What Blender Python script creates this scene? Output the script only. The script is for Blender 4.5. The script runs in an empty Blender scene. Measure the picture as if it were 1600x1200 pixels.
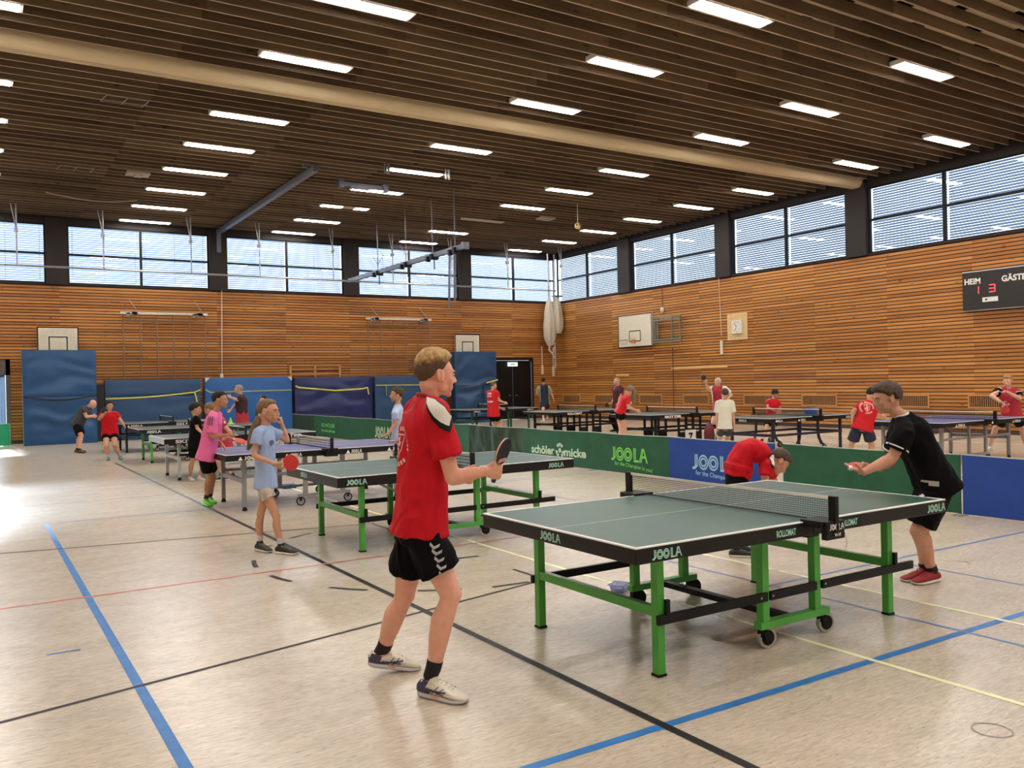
import bpy, bmesh, math, random
import numpy as np
from mathutils import Vector, Matrix, noise
from mathutils.bvhtree import BVHTree
random.seed(7)
SC = bpy.context.scene
COL = SC.collection
PI = math.pi

# ------------------------------------------------------------------ camera, sky, exposure
CAM_H, CAM_F, CAM_YAW, CAM_PITCH, CAM_ROLL = 1.61673, 1333.825, 0.56481, -0.001924, -0.0219076
_f = Vector((math.sin(CAM_YAW)*math.cos(CAM_PITCH), math.cos(CAM_YAW)*math.cos(CAM_PITCH), math.sin(CAM_PITCH)))
_r = Vector((math.cos(CAM_YAW), -math.sin(CAM_YAW), 0)); _u = _r.cross(_f)
CR = math.cos(CAM_ROLL)*_r + math.sin(CAM_ROLL)*_u      # camera right
CU = -math.sin(CAM_ROLL)*_r + math.cos(CAM_ROLL)*_u     # camera up
CF = _f                                                # camera forward
cd = bpy.data.cameras.new('camera'); cam = bpy.data.objects.new('camera', cd); COL.objects.link(cam)
cd.sensor_width = 36; cd.lens = CAM_F/1600*36; cd.clip_start = .05; cd.clip_end = 300
m = Matrix.Identity(4)
for i in range(3):
    m[i][0] = CR[i]; m[i][1] = CU[i]; m[i][2] = -CF[i]
m[2][3] = CAM_H
cam.matrix_world = m
SC.camera = cam
vs = SC.view_settings; vs.view_transform = 'Standard'; vs.look = 'None'; vs.gamma = 1; vs.use_curve_mapping = False
vs.exposure = 0.85
SC.cycles.max_bounces = 7; SC.cycles.diffuse_bounces = 4; SC.cycles.glossy_bounces = 3
SC.cycles.transmission_bounces = 3; SC.cycles.transparent_max_bounces = 10
SC.cycles.caustics_reflective = False; SC.cycles.caustics_refractive = False
SC.cycles.sample_clamp_indirect = 6
LAMP = 27.0       # radiance of the strip lights
SKY = 2.3         # daylight outside
w = bpy.data.worlds.new('world'); SC.world = w; w.use_nodes = True
nt = w.node_tree; bg = nt.nodes['Background']
tc = nt.nodes.new('ShaderNodeTexCoord'); sx = nt.nodes.new('ShaderNodeSeparateXYZ'); rp = nt.nodes.new('ShaderNodeValToRGB')
nt.links.new(tc.outputs['Generated'], sx.inputs[0]); nt.links.new(sx.outputs['Z'], rp.inputs[0])
rp.color_ramp.elements[0].position = 0.0; rp.color_ramp.elements[0].color = (.26, .27, .24, 1)
rp.color_ramp.elements[1].position = .5; rp.color_ramp.elements[1].color = (.52, .74, 1, 1)
e = rp.color_ramp.elements.new(.06); e.color = (.80, .90, 1, 1)
nt.links.new(rp.outputs[0], bg.inputs[0]); bg.inputs[1].default_value = SKY

sl = bpy.data.lights.new('sun', 'SUN'); sl.energy = 9; sl.angle = math.radians(3); sl.color = (.86, .93, 1)
so_ = bpy.data.objects.new('sun', sl); COL.objects.link(so_); so_.rotation_euler = Vector((.06, -1, -.36)).to_track_quat('-Z', 'Y').to_euler()

def pt(px, py, D):
    "the point D metres ahead of the camera seen at image position px, py (1600 x 1200 frame)"
    return Vector((0, 0, CAM_H)) + D*(CF + (px-800)/CAM_F*CR - (py-600)/CAM_F*CU)
def onz(px, py, z=0.0):
    d = CF + (px-800)/CAM_F*CR - (py-600)/CAM_F*CU
    return Vector((0, 0, CAM_H)) + d*((z-CAM_H)/d.z)
def depth(p): return (Vector(p)-Vector((0, 0, CAM_H))).dot(CF)

# ------------------------------------------------------------------ materials
MATS = {}
def mat(name, col, rough=.6, metal=0, var=.06, scale=8, bump=0, bscale=40, spec=.5, emit=None, es=1, coat=0, sheen=0, trans=0):
    if name in MATS: return MATS[name]
    M = bpy.data.materials.new(name); M.use_nodes = True; MATS[name] = M
    n = M.node_tree.nodes; l = M.node_tree.links; b = n['Principled BSDF']
    t = n.new('ShaderNodeTexCoord'); nz = n.new('ShaderNodeTexNoise'); nz.inputs['Scale'].default_value = scale
    nz.inputs['Detail'].default_value = 3
    l.new(t.outputs['Object'], nz.inputs['Vector'])
    cr = n.new('ShaderNodeValToRGB'); l.new(nz.outputs['Fac'], cr.inputs[0])
    cr.color_ramp.elements[0].position = .3; cr.color_ramp.elements[1].position = .7
    cr.color_ramp.elements[0].color = [max(0, c*(1-var)) for c in col]+[1]
    cr.color_ramp.elements[1].color = [min(1, c*(1+var)) for c in col]+[1]
    l.new(cr.outputs[0], b.inputs['Base Color'])
    b.inputs['Roughness'].default_value = rough; b.inputs['Metallic'].default_value = metal
    b.inputs['Specular IOR Level'].default_value = spec
    if coat: b.inputs['Coat Weight'].default_value = coat; b.inputs['Coat Roughness'].default_value = .1
    if sheen: b.inputs['Sheen Weight'].default_value = sheen
    if trans: b.inputs['Transmission Weight'].default_value = trans
    if bump:
        bz = n.new('ShaderNodeTexNoise'); bz.inputs['Scale'].default_value = bscale; l.new(t.outputs['Object'], bz.inputs['Vector'])
        bp = n.new('ShaderNodeBump'); bp.inputs['Strength'].default_value = bump; bp.inputs['Distance'].default_value = .01
        l.new(bz.outputs['Fac'], bp.inputs['Height']); l.new(bp.outputs[0], b.inputs['Normal'])
    if emit:
        b.inputs['Emission Color'].default_value = list(emit)+[1]; b.inputs['Emission Strength'].default_value = es
    return M
def skin_mat(name, col):
    M = mat(name, col, rough=.55, var=.05, scale=25, spec=.35)
    b = M.node_tree.nodes['Principled BSDF']
    b.inputs['Subsurface Weight'].default_value = .12; b.inputs['Subsurface Scale'].default_value = .02
    return M
def wood_mat(name, base, dark, axis='X', rough=.45, cell=(2.4, 1.0, .1), bumpy=.3):
    "boards: long stretched grain, plank to plank tone changes, knots"
    M = bpy.data.materials.new(name); M.use_nodes = True; MATS[name] = M
    n = M.node_tree.nodes; l = M.node_tree.links; b = n['Principled BSDF']
    t = n.new('ShaderNodeTexCoord')
    def mapping(sc):
        mp = n.new('ShaderNodeMapping'); l.new(t.outputs['Object'], mp.inputs[0]); mp.inputs['Scale'].default_value = sc; return mp
    long = {'X': (1, 0), 'Y': (0, 1)}[axis]
    g = mapping((1.2, 40, 40) if axis == 'X' else (40, 1.2, 40))
    nz = n.new('ShaderNodeTexNoise'); nz.inputs['Scale'].default_value = 1; nz.inputs['Detail'].default_value = 4; l.new(g.outputs[0], nz.inputs['Vector'])
    cmap = mapping(tuple(1/c for c in cell))
    wn = n.new('ShaderNodeTexWhiteNoise'); wn.noise_dimensions = '3D'
    fl = n.new('ShaderNodeVectorMath'); fl.operation = 'FLOOR'; l.new(cmap.outputs[0], fl.inputs[0]); l.new(fl.outputs[0], wn.inputs['Vector'])
    kn = n.new('ShaderNodeTexNoise'); kn.inputs['Scale'].default_value = 1; kn.inputs['Detail'].default_value = 2
    km = mapping((4, 12, 12) if axis == 'X' else (12, 4, 12)); l.new(km.outputs[0], kn.inputs['Vector'])
    big = n.new('ShaderNodeTexNoise'); big.inputs['Scale'].default_value = .35; l.new(t.outputs['Object'], big.inputs['Vector'])
    def math_(op, a, bb):
        q = n.new('ShaderNodeMath'); q.operation = op
        for i, v in enumerate((a, bb)):
            if isinstance(v, (int, float)): q.inputs[i].default_value = v
            else: l.new(v, q.inputs[i])
        return q.outputs[0]
    f1 = math_('MULTIPLY', nz.outputs['Fac'], .45); f2 = math_('MULTIPLY', wn.outputs['Value'], .38)
    f3 = math_('MULTIPLY', big.outputs['Fac'], .35); s = math_('ADD', math_('ADD', f1, f2), f3)
    kk = n.new('ShaderNodeValToRGB'); kk.color_ramp.elements[0].position = .68; kk.color_ramp.elements[1].position = .74; l.new(kn.outputs['Fac'], kk.inputs[0])
    s2 = math_('SUBTRACT', s, math_('MULTIPLY', kk.outputs[0], .35))
    cr = n.new('ShaderNodeValToRGB'); l.new(s2, cr.inputs[0])
    cr.color_ramp.elements[0].position = .25; cr.color_ramp.elements[0].color = list(dark)+[1]
    cr.color_ramp.elements[1].position = .85; cr.color_ramp.elements[1].color = list(base)+[1]
    l.new(cr.outputs[0], b.inputs['Base Color']); b.inputs['Roughness'].default_value = rough
    bp = n.new('ShaderNodeBump'); bp.inputs['Strength'].default_value = bumpy; bp.inputs['Distance'].default_value = .004
    l.new(nz.outputs['Fac'], bp.inputs['Height']); l.new(bp.outputs[0], b.inputs['Normal'])
    return M
def floor_mat():
    M = bpy.data.materials.new('beige_linoleum'); M.use_nodes = True
    n = M.node_tree.nodes; l = M.node_tree.links; b = n['Principled BSDF']
    t = n.new('ShaderNodeTexCoord')
    def nzs(sc, s=1, d=3, dist=0):
        mp = n.new('ShaderNodeMapping'); mp.inputs['Scale'].default_value = sc; mp.inputs['Rotation'].default_value = (0, 0, .06)
        l.new(t.outputs['Object'], mp.inputs[0]); q = n.new('ShaderNodeTexNoise'); q.inputs['Scale'].default_value = s; q.inputs['Detail'].default_value = d
        q.inputs['Distortion'].default_value = dist
        l.new(mp.outputs[0], q.inputs['Vector']); return q
    a = nzs((13, 60, 1), 1, 4, .6); cl = nzs((2.2, 5, 1), 1, 4, .3); fk = nzs((26, 110, 1), 1, 2)
    r1 = n.new('ShaderNodeValToRGB'); l.new(a.outputs['Fac'], r1.inputs[0])
    r1.color_ramp.elements[0].position = .30; r1.color_ramp.elements[0].color = (.50, .425, .325, 1)
    r1.color_ramp.elements[1].position = .62; r1.color_ramp.elements[1].color = (.64, .555, .44, 1)
    e = r1.color_ramp.elements.new(.80); e.color = (.72, .635, .52, 1)
    r2 = n.new('ShaderNodeValToRGB'); l.new(fk.outputs['Fac'], r2.inputs[0])
    r2.color_ramp.elements[0].position = .25; r2.color_ramp.elements[0].color = (.36, .31, .26, 1)
    r2.color_ramp.elements[1].position = .37; r2.color_ramp.elements[1].color = (1, 1, 1, 1)
    r3 = n.new('ShaderNodeValToRGB'); l.new(cl.outputs['Fac'], r3.inputs[0])
    r3.color_ramp.elements[0].position = .3; r3.color_ramp.elements[0].color = (.90, .90, .90, 1)
    r3.color_ramp.elements[1].position = .7; r3.color_ramp.elements[1].color = (1.05, 1.05, 1.05, 1)
    m1 = n.new('ShaderNodeMixRGB'); m1.blend_type = 'MULTIPLY'; m1.inputs[0].default_value = .75; l.new(r1.outputs[0], m1.inputs[1]); l.new(r2.outputs[0], m1.inputs[2])
    m2 = n.new('ShaderNodeMixRGB'); m2.blend_type = 'MULTIPLY'; m2.inputs[0].default_value = 1; l.new(m1.outputs[0], m2.inputs[1]); l.new(r3.outputs[0], m2.inputs[2])
    l.new(m2.outputs[0], b.inputs['Base Color'])
    b.inputs['Roughness'].default_value = .25; b.inputs['Specular IOR Level'].default_value = .55
    bz = nzs((1.3, 1.3, 1), 1.5, 3)
    bp = n.new('ShaderNodeBump'); bp.inputs['Strength'].default_value = .035; bp.inputs['Distance'].default_value = .01
    l.new(bz.outputs['Fac'], bp.inputs['Height']); l.new(bp.outputs[0], b.inputs['Normal'])
    return M
def glass_mat():
    M = bpy.data.materials.new('window_glass'); M.use_nodes = True
    n = M.node_tree.nodes; l = M.node_tree.links; n.clear()
    o = n.new('ShaderNodeOutputMaterial'); mx = n.new('ShaderNodeMixShader'); tr = n.new('ShaderNodeBsdfTransparent'); gl = n.new('ShaderNodeBsdfGlossy')
    fr = n.new('ShaderNodeFresnel'); fr.inputs[0].default_value = 1.5; gl.inputs['Roughness'].default_value = .01
    tr.inputs[0].default_value = (.93, .96, .97, 1)
    l.new(fr.outputs[0], mx.inputs[0]); l.new(tr.outputs[0], mx.inputs[1]); l.new(gl.outputs[0], mx.inputs[2]); l.new(mx.outputs[0], o.inputs[0])
    return M
def blind_mat():
    M = bpy.data.materials.new('blind_slat'); M.use_nodes = True
    n = M.node_tree.nodes; l = M.node_tree.links; n.clear()
    o = n.new('ShaderNodeOutputMaterial'); mx = n.new('ShaderNodeMixShader'); tr = n.new('ShaderNodeBsdfTranslucent'); df = n.new('ShaderNodeBsdfDiffuse')
    t = n.new('ShaderNodeTexCoord'); nz = n.new('ShaderNodeTexNoise'); nz.inputs['Scale'].default_value = 1.5; l.new(t.outputs['Object'], nz.inputs['Vector'])
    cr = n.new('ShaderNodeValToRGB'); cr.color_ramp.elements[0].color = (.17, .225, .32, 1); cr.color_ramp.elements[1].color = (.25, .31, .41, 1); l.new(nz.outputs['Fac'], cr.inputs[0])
    l.new(cr.outputs[0], tr.inputs[0]); l.new(cr.outputs[0], df.inputs[0]); mx.inputs[0].default_value = .5
    l.new(df.outputs[0], mx.inputs[1]); l.new(tr.outputs[0], mx.inputs[2]); l.new(mx.outputs[0], o.inputs[0])
    return M
blind_lip = None

# ------------------------------------------------------------------ mesh building
class MB:
    def __init__(s): s.v = []; s.f = []; s.mi = []
    def add(s, vs, fs, mi=0):
        k = len(s.v); s.v += [tuple(v) for v in vs]; s.f += [tuple(i+k for i in f) for f in fs]; s.mi += [mi]*len(fs); return s
    def box(s, a, b, mi=0):
        x0, y0, z0 = a; x1, y1, z1 = b
        v = [(x0, y0, z0), (x1, y0, z0), (x1, y1, z0), (x0, y1, z0), (x0, y0, z1), (x1, y0, z1), (x1, y1, z1), (x0, y1, z1)]
        return s.add(v, [(0, 3, 2, 1), (4, 5, 6, 7), (0, 1, 5, 4), (1, 2, 6, 5), (2, 3, 7, 6), (3, 0, 4, 7)], mi)
    def bar(s, p, q, wa, wb, up=(0, 0, 1), mi=0):
        "rectangular bar from p to q, wa wide across, wb tall"
        p = Vector(p); q = Vector(q); d = (q-p).normalized(); up = Vector(up)
        if abs(d.dot(up)) > .99: up = Vector((0, 1, 0))
        a = d.cross(up).normalized(); b = a.cross(d)
        v = [c+a*i*wa/2+b*j*wb/2 for c in (p, q) for i, j in ((-1, -1), (1, -1), (1, 1), (-1, 1))]
        return s.add(v, [(0, 1, 2, 3), (7, 6, 5, 4), (0, 4, 5, 1), (1, 5, 6, 2), (2, 6, 7, 3), (3, 7, 4, 0)], mi)
    def tube(s, path, rad, n=10, ref=None, mi=0, rounded=False):
        path = [Vector(p) for p in path]; rad = [r if isinstance(r, (tuple, list)) else (r, r) for r in rad]
        if len(rad) == 1: rad = rad*len(path)
        if rounded:
            d0 = (path[0]-path[1]).normalized(); d1 = (path[-1]-path[-2]).normalized(); r0, r1 = rad[0], rad[-1]
            pre = []; post = []
            for a in (75, 45, 20):
                c, si = math.cos(math.radians(a)), math.sin(math.radians(a))
                pre.append((path[0]+d0*min(r0)*si, (r0[0]*c, r0[1]*c)))
            for a in (20, 45, 75):
                c, si = math.cos(math.radians(a)), math.sin(math.radians(a))
                post.append((path[-1]+d1*min(r1)*si, (r1[0]*c, r1[1]*c)))
            path = [p for p, _ in pre]+path+[p for p, _ in post]; rad = [r for _, r in pre]+rad+[r for _, r in post]
        N = len(path); vs = []; a = None
        for i, p in enumerate(path):
            t = (path[min(i+1, N-1)]-path[max(i-1, 0)])
            if t.length < 1e-9: t = Vector((0, 0, 1))
            t.normalize()
            if a is None:
                rf = Vector(ref) if ref else (Vector((1, 0, 0)) if abs(t.x) < .8 else Vector((0, 1, 0)))
                a = (rf-t*rf.dot(t)).normalized()
            else:
                a = (a-t*a.dot(t)).normalized()
            if ref:
                rf = Vector(ref); q = rf-t*rf.dot(t)
                if q.length > .2: a = q.normalized()
            b = t.cross(a)
            for k in range(n):
                th = 2*PI*k/n; vs.append(p+a*rad[i][0]*math.cos(th)+b*rad[i][1]*math.sin(th))
        fs = [tuple(range(n-1, -1, -1)), tuple((N-1)*n+k for k in range(n))]
        for i in range(N-1):
            for k in range(n): fs.append((i*n+k, i*n+(k+1) % n, (i+1)*n+(k+1) % n, (i+1)*n+k))
        return s.add(vs, fs, mi)
    def ell(s, c, r, R=None, nu=16, nv=10, mi=0):
        c = Vector(c); R = R or Matrix.Identity(3); vs = [c+R@Vector((0, 0, -r[2]))]
        for j in range(1, nv):
            ph = -PI/2+PI*j/nv
            for i in range(nu):
                th = 2*PI*i/nu; vs.append(c+R@Vector((r[0]*math.cos(ph)*math.cos(th), r[1]*math.cos(ph)*math.sin(th), r[2]*math.sin(ph))))
        vs.append(c+R@Vector((0, 0, r[2]))); fs = []
        for i in range(nu): fs.append((0, 1+(i+1) % nu, 1+i))
        for j in range(nv-2):
            for i in range(nu): fs.append((1+j*nu+i, 1+j*nu+(i+1) % nu, 1+(j+1)*nu+(i+1) % nu, 1+(j+1)*nu+i))
        L = len(vs)-1
        for i in range(nu): fs.append((L, 1+(nv-2)*nu+i, 1+(nv-2)*nu+(i+1) % nu))
        return s.add(vs, fs, mi)
    def disc(s, c, r, h, axis=(0, 0, 1), n=24, mi=0):
        c = Vector(c); ax = Vector(axis).normalized()
        return s.tube([c-ax*h/2, c+ax*h/2], [r], n=n, mi=mi)
    def xf(s, M):
        s.v = [tuple(M@Vector(v)) for v in s.v]; return s

def T(o, label=None, cat=None, group=None, kind=None):
    if label: o['label'] = label
    if cat: o['category'] = cat
    if group: o['group'] = group
    if kind: o['kind'] = kind
    return o
def smooth_(me, ang=None):
    me.polygons.foreach_set('use_smooth', [True]*len(me.polygons))
    if ang is not None:
        bm = bmesh.new(); bm.from_mesh(me)
        for e in bm.edges:
            if len(e.link_faces) == 2 and e.calc_face_angle(0) > math.radians(ang): e.smooth = False
        bm.to_mesh(me); bm.free()
def mesh(name, mb, mats, parent=None, smooth=None, bevel=0, loc=None):
    me = bpy.data.meshes.new(name); me.from_pydata(mb.v, [], mb.f)
    for q in (mats if isinstance(mats, (list, tuple)) else [mats]): me.materials.append(q)
    if any(mb.mi): me.polygons.foreach_set('material_index', mb.mi)
    me.update()
    if smooth is not None: smooth_(me, None if smooth is True else smooth)
    o = bpy.data.objects.new(name, me); COL.objects.link(o)
    if parent: o.parent = parent
    if loc: o.location = loc
    if bevel:
        b = o.modifiers.new('bevel', 'BEVEL'); b.width = bevel; b.segments = 2; b.limit_method = 'ANGLE'
        if smooth is None: smooth_(me, 40)
    return o
def empty(name, loc=(0, 0, 0), rz=0, parent=None):
    o = bpy.data.objects.new(name, None); COL.objects.link(o); o.location = loc; o.rotation_euler.z = rz
    o.empty_display_size = .1
    if parent: o.parent = parent
    return o
def remesh(name, mb, voxel, mats, parent=None, smooth_it=3, fac=.5, keep=None, decimate=0):
    me = bpy.data.meshes.new(name+'_src'); me.from_pydata(mb.v, [], mb.f); me.update()
    o = bpy.data.objects.new(name+'_src', me); COL.objects.link(o)
    md = o.modifiers.new('r', 'REMESH'); md.mode = 'VOXEL'; md.voxel_size = voxel; md.use_smooth_shade = True
    sm = o.modifiers.new('s', 'SMOOTH'); sm.factor = fac; sm.iterations = smooth_it
    if decimate:
        dm = o.modifiers.new('d', 'DECIMATE'); dm.ratio = decimate
    dg = bpy.context.evaluated_depsgraph_get(); dg.update()
    ev = o.evaluated_get(dg); res = bpy.data.meshes.new_from_object(ev)
    bpy.data.objects.remove(o); bpy.data.meshes.remove(me)
    res.name = name; res.materials.clear()
    for q in (mats if isinstance(mats, (list, tuple)) else [mats]): res.materials.append(q)
    res.polygons.foreach_set('material_index', [0]*len(res.polygons))
    smooth_(res)
    r = bpy.data.objects.new(name, res); COL.objects.link(r)
    if parent: r.parent = parent
    return r
def text2d(body, size=1.0, bold=0.0, align='CENTER', shear=0, spacing=1.0):
    c = bpy.data.curves.new('txt', 'FONT'); c.body = body; c.size = size; c.offset = bold; c.align_x = align; c.align_y = 'CENTER'
    c.shear = shear; c.space_character = spacing; c.resolution_u = 3
    o = bpy.data.objects.new('txt', c); COL.objects.link(o)
    dg = bpy.context.evaluated_depsgraph_get(); dg.update(); me = bpy.data.meshes.new_from_object(o.evaluated_get(dg))
    v = [(p.co.x, p.co.y) for p in me.vertices]; f = [tuple(p.vertices) for p in me.polygons]
    bpy.data.objects.remove(o); bpy.data.meshes.remove(me)
    return v, f
def fit2d(vf, w=None, h=None):
    v, f = vf; xs = [p[0] for p in v]; ys = [p[1] for p in v]; cx = (min(xs)+max(xs))/2; cy = (min(ys)+max(ys))/2
    sx = w/(max(xs)-min(xs)) if w else None; sy = h/(max(ys)-min(ys)) if h else None
    sx = sx or sy; sy = sy or sx
    return [((p[0]-cx)*sx, (p[1]-cy)*sy) for p in v], f
def lay(mb, vf, O, U, V, N=None, off=0.0, mi=0):
    O = Vector(O); U = Vector(U); V = Vector(V); N = U.cross(V) if N is None else Vector(N)
    mb.add([O+U*x+V*y+N*off for x, y in vf[0]], vf[1], mi); return mb
def joola(w, h):
    "the inline-striped capital letters JOOLA; returns (light shapes, dark inline shapes) in 2D"
    def ring(cx, rx, ry, t, n=28):
        v = []; f = []
        for k in range(n):
            a = 2*PI*k/n; c, s = math.cos(a), math.sin(a)
            v += [(cx+rx*c, ry*s), (cx+(rx-t)*c, (ry-t)*s)]
        for k in range(n):
            j = (k+1) % n; f.append((2*k, 2*j, 2*j+1, 2*k+1))
        return v, f
    L = []; t = .17
    def poly(p): L.append(([tuple(q) for q in p], [tuple(range(len(p)))]))
    for tt, off in ((.13, 0), (.13, .20)):
        poly([(-2.35+off, .5), (-2.35+off+tt, .5), (-2.35+off+tt, -.25), (-2.35+off, -.25)])
    poly([(-2.62, -.5), (-2.35, -.5), (-2.02, -.28), (-2.02, -.2), (-2.35, -.2), (-2.35, -.3), (-2.62, -.33)])
    for cx in (-1.38, -.28):
        L.append(ring(cx, .55, .5, .12)); L.append(ring(cx, .36, .31, .13))
    for off in (0, .2): poly([(.45+off, .5), (.58+off, .5), (.58+off, -.32), (.45+off, -.32)])
    poly([(.45, -.34), (1.15, -.34), (1.15, -.5), (.45, -.5)])
    poly([(1.2, -.5), (1.34, -.5), (1.72, .5), (1.58, .5)]); poly([(1.42, -.5), (1.55, -.5), (1.80, .38), (1.72, .5)])
    poly([(1.72, .5), (1.9, .5), (2.38, -.5), (2.2, -.5)]); poly([(1.50, -.18), (1.50, -.02), (2.1, -.02), (2.16, -.18)])
    V = []; F = []
    for v, f in L:
        k = len(V); V += v; F += [tuple(i+k for i in q) for q in f]
    return fit2d((V, F), w, h)
# ------------------------------------------------------------------ the hall
XR, XL, YB, YF = 22.4, -4.6, 31.5, -6.0
SILL, WTOP, SLAT, DECK = 5.13, 7.12, 7.30, 7.62
wall_wood = wood_mat('wall_pine_x', (.57, .255, .060), (.25, .080, .014), 'X', .5, (2.5, 50, .1))
wall_wood_y = wood_mat('wall_pine_y', (.61, .285, .070), (.27, .09, .016), 'Y', .5, (50, 2.5, .1))
slat_wood = wood_mat('ceiling_board_wood', (.225, .155, .088), (.055, .032, .017), 'X', .7, (3.1, .364, 50), .2)
dark_gap = mat('dark_gap', (.035, .018, .010), .9)
black_metal = mat('black_frame', (.010, .009, .010), .6, spec=.25)
dark_post = mat('dark_brown_post', (.028, .022, .021), .6, spec=.3)
floorM = floor_mat()
def struct(o, label=None):
    o['kind'] = 'structure'
    if label: o['label'] = label
    return o

fl = mesh('floor', MB().box((XL, YF, -.12), (XR, YB, 0)), floorM); struct(fl, 'beige marbled linoleum sports floor')
# painted court lines
blueL = mat('blue_line_paint', (.030, .19, .52), .4, var=.12, spec=.35); blueT = mat('thin_blue_line_paint', (.09, .20, .46), .3, var=.1)
blackL = mat('black_line_paint', (.020, .018, .017), .5, var=.2, spec=.25); yelL = mat('yellow_line_paint', (.88, .88, .52), .4)
redL = mat('red_line_paint', (.80, .22, .14), .3)
def lines(name, m, segs, wd, z=.0012):
    b = MB()
    for a in segs:
        for p, q in zip(a[:-1], a[1:]):
            p = Vector((*p, z)); q = Vector((*q, z)); d = (q-p).normalized(); s = Vector((-d.y, d.x, 0))*wd/2
            b.add([p-s, q-s, q+s, p+s], [(0, 1, 2, 3)])
    return mesh(name, b, m, fl)
def arc(cx, cy, r, a0, a1, n=10): return [(cx+r*math.cos(math.radians(a0+(a1-a0)*i/n)), cy+r*math.sin(math.radians(a0+(a1-a0)*i/n))) for i in range(n+1)]
lines('blue_court_line', blueL, [[(.745, -6), (.745, 11.95)], [(.745, 3.0), (9.0, 3.0)]], .055)
lines('thin_blue_court_line', blueT, [[(.745, 11.95), (9.2, 11.9)], [(5.2, -6), (5.2, 7.4)], [(5.2, 4.53), (22, 4.45)], [(6.69, 4.45), (6.65, -6)], [(.36, 5.99), (.55, 5.99)],
      [(6.9, 6.7), (6.9, 30)], [(5.2, 7.4), (9.3, 7.4)], [(11.5, -6), (11.5, 30)], [(13.0, 6.9), (22.2, 6.9)]], .03, .0016)
lines('black_court_line', blackL, [[(2.70, -6), (2.70, 21)]], .05, .002)
lines('slanted_black_court_line', blackL, [[(-3.5, 4.10), (3.95, 5.77)], [(-3.5, 10.80), (3.95, 9.33)], [(3.93, 5.77), (3.93, 6.25)], [(3.93, 8.6), (3.93, 9.33)], [(-4.5, 16.15), (9.2, 16.1)], [(-4.5, 13.97), (9.2, 13.97)],
      [(12.2, 5), (12.2, 31)], [(16.9, 5), (16.9, 31)], [(10, 13.7), (22.3, 13.7)], [(10, 10.6), (22.3, 10.6)], [(10, 18.2), (22.3, 18.2)]], .035, .0014)
ar = [arc(3.93, 7.55, 1.8, a, a+11, 4) for a in (163, 187, 212, 236)]+[arc(3.93, 7.55, 1.8, a, a+11, 4) for a in (116, 139)]
ar += [arc(3.93, 7.55, .62, a, a+22, 4) for a in (92, 252)]+[[(3.45, 5.80), (3.78, 5.77)]]
lines('dashed_black_arc', blackL, ar, .045, .0022)
lines('yellow_court_line', yelL, [[(4.26, -6), (4.30, 13.5)], [(5.58, -6), (5.66, 7.3)], [(4.3, 13.5), (9.2, 13.5)], [(14.4, 4), (14.4, 31)], [(19.5, 4), (19.5, 31)]], .038, .0018)
lines('red_court_line', redL, [[(-4.5, 7.45), (22, 7.62)]], .035, .0024)
capM = mat('floor_sleeve_ring', (.33, .29, .25), .5); capF = mat('floor_sleeve_cap', (.52, .45, .36), .4)
for cx, cy, r in ((3.86, 2.11, .085), (7.08, 4.11, .075), (7.53, 4.13, .075), (2.85, 10.87, .08), (2.38, 8.72, .07), (3.90, 7.53, .10), (3.3, 7.9, .07), (8.2, 9.5, .08)):
    b = MB(); n = 28; vs_ = []; fs_ = []
    for k in range(n):
        a = 2*PI*k/n; vs_ += [(cx+r*math.cos(a), cy+r*math.sin(a), .0026), (cx+(r-.008)*math.cos(a), cy+(r-.008)*math.sin(a), .0026)]
    for k in range(n): fs_.append((2*k, (2*k+2) % (2*n), (2*k+3) % (2*n), 2*k+1))
    b.add(vs_, fs_); mesh('floor_sleeve_cover', b, capM, fl)

# boarded walls
def boards_back(x0, x1, z0, z1, b):
    z = z0+.01
    while z+.082 < z1+.02:
        b.box((x0, YB-.022, z), (x1, YB, min(z+.083, z1))); z += .1
def wall_back():
    b = MB(); b.box((XL, YB, 0), (XR, YB+.25, SILL), 1)
    holes = [(-.9, 1.06, 2.69), (19.0, 21.08, 2.66)]
    z = .01
    while z < SILL-.05:
        z1 = min(z+.077, SILL); xs = [XL]
        for a, c, h in holes:
            if z < h: xs += [a, c]
        xs.append(XR)
        for i in range(0, len(xs), 2): b.box((xs[i], YB-.022, z), (xs[i+1], YB+.002, z1), 0)
        z += .1
    return b
# door openings are left out of the backing too
b = MB()
for x0, x1, z0 in ((XL, -.9, 0), (-.9, 1.06, 2.69), (1.06, 19.0, 0), (19.0, 21.08, 2.66), (21.08, XR, 0)): b.box((x0, YB, z0), (x1, YB+.25, SILL), 1)
wb = wall_back(); wb.v, wb.f, wb.mi = wb.v[8:], [tuple(i-8 for i in f) for f in wb.f[6:]], wb.mi[6:]
k = len(b.v); b.v += wb.v; b.f += [tuple(i+k for i in f) for f in wb.f]; b.mi += wb.mi
struct(mesh('wall_back', b, [wall_wood, dark_gap]), 'back wall of horizontal pine boards')
b = MB().box((XR, YF, 0), (XR+.25, YB, SILL), 1); z = .01
while z < SILL-.05:
    b.box((XR-.022, YF, z), (XR+.002, YB, min(z+.077, SILL)), 0); z += .1
struct(mesh('wall_right', b, [wall_wood_y, dark_gap]), 'right wall of horizontal pine boards')
plaster = mat('left_wall_paint', (.62, .52, .40), .7)
struct(mesh('wall_left', MB().box((XL-.25, YF, 0), (XL, YB, DECK+.3)), plaster)); struct(mesh('wall_front', MB().box((XL, YF-.25, 0), (XR, YF, DECK+.3)), plaster))
struct(mesh('baseboard_right', MB().box((XR-.05, YF, 0), (XR-.02, YB, .09)), mat('baseboard_dark', (.06, .03, .02), .5)))
struct(mesh('baseboard_back', MB().box((1.06, YB-.05, 0), (19.0, YB-.02, .09)).box((21.08, YB-.05, 0), (XR, YB-.02, .09)), MATS['baseboard_dark']))
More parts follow.
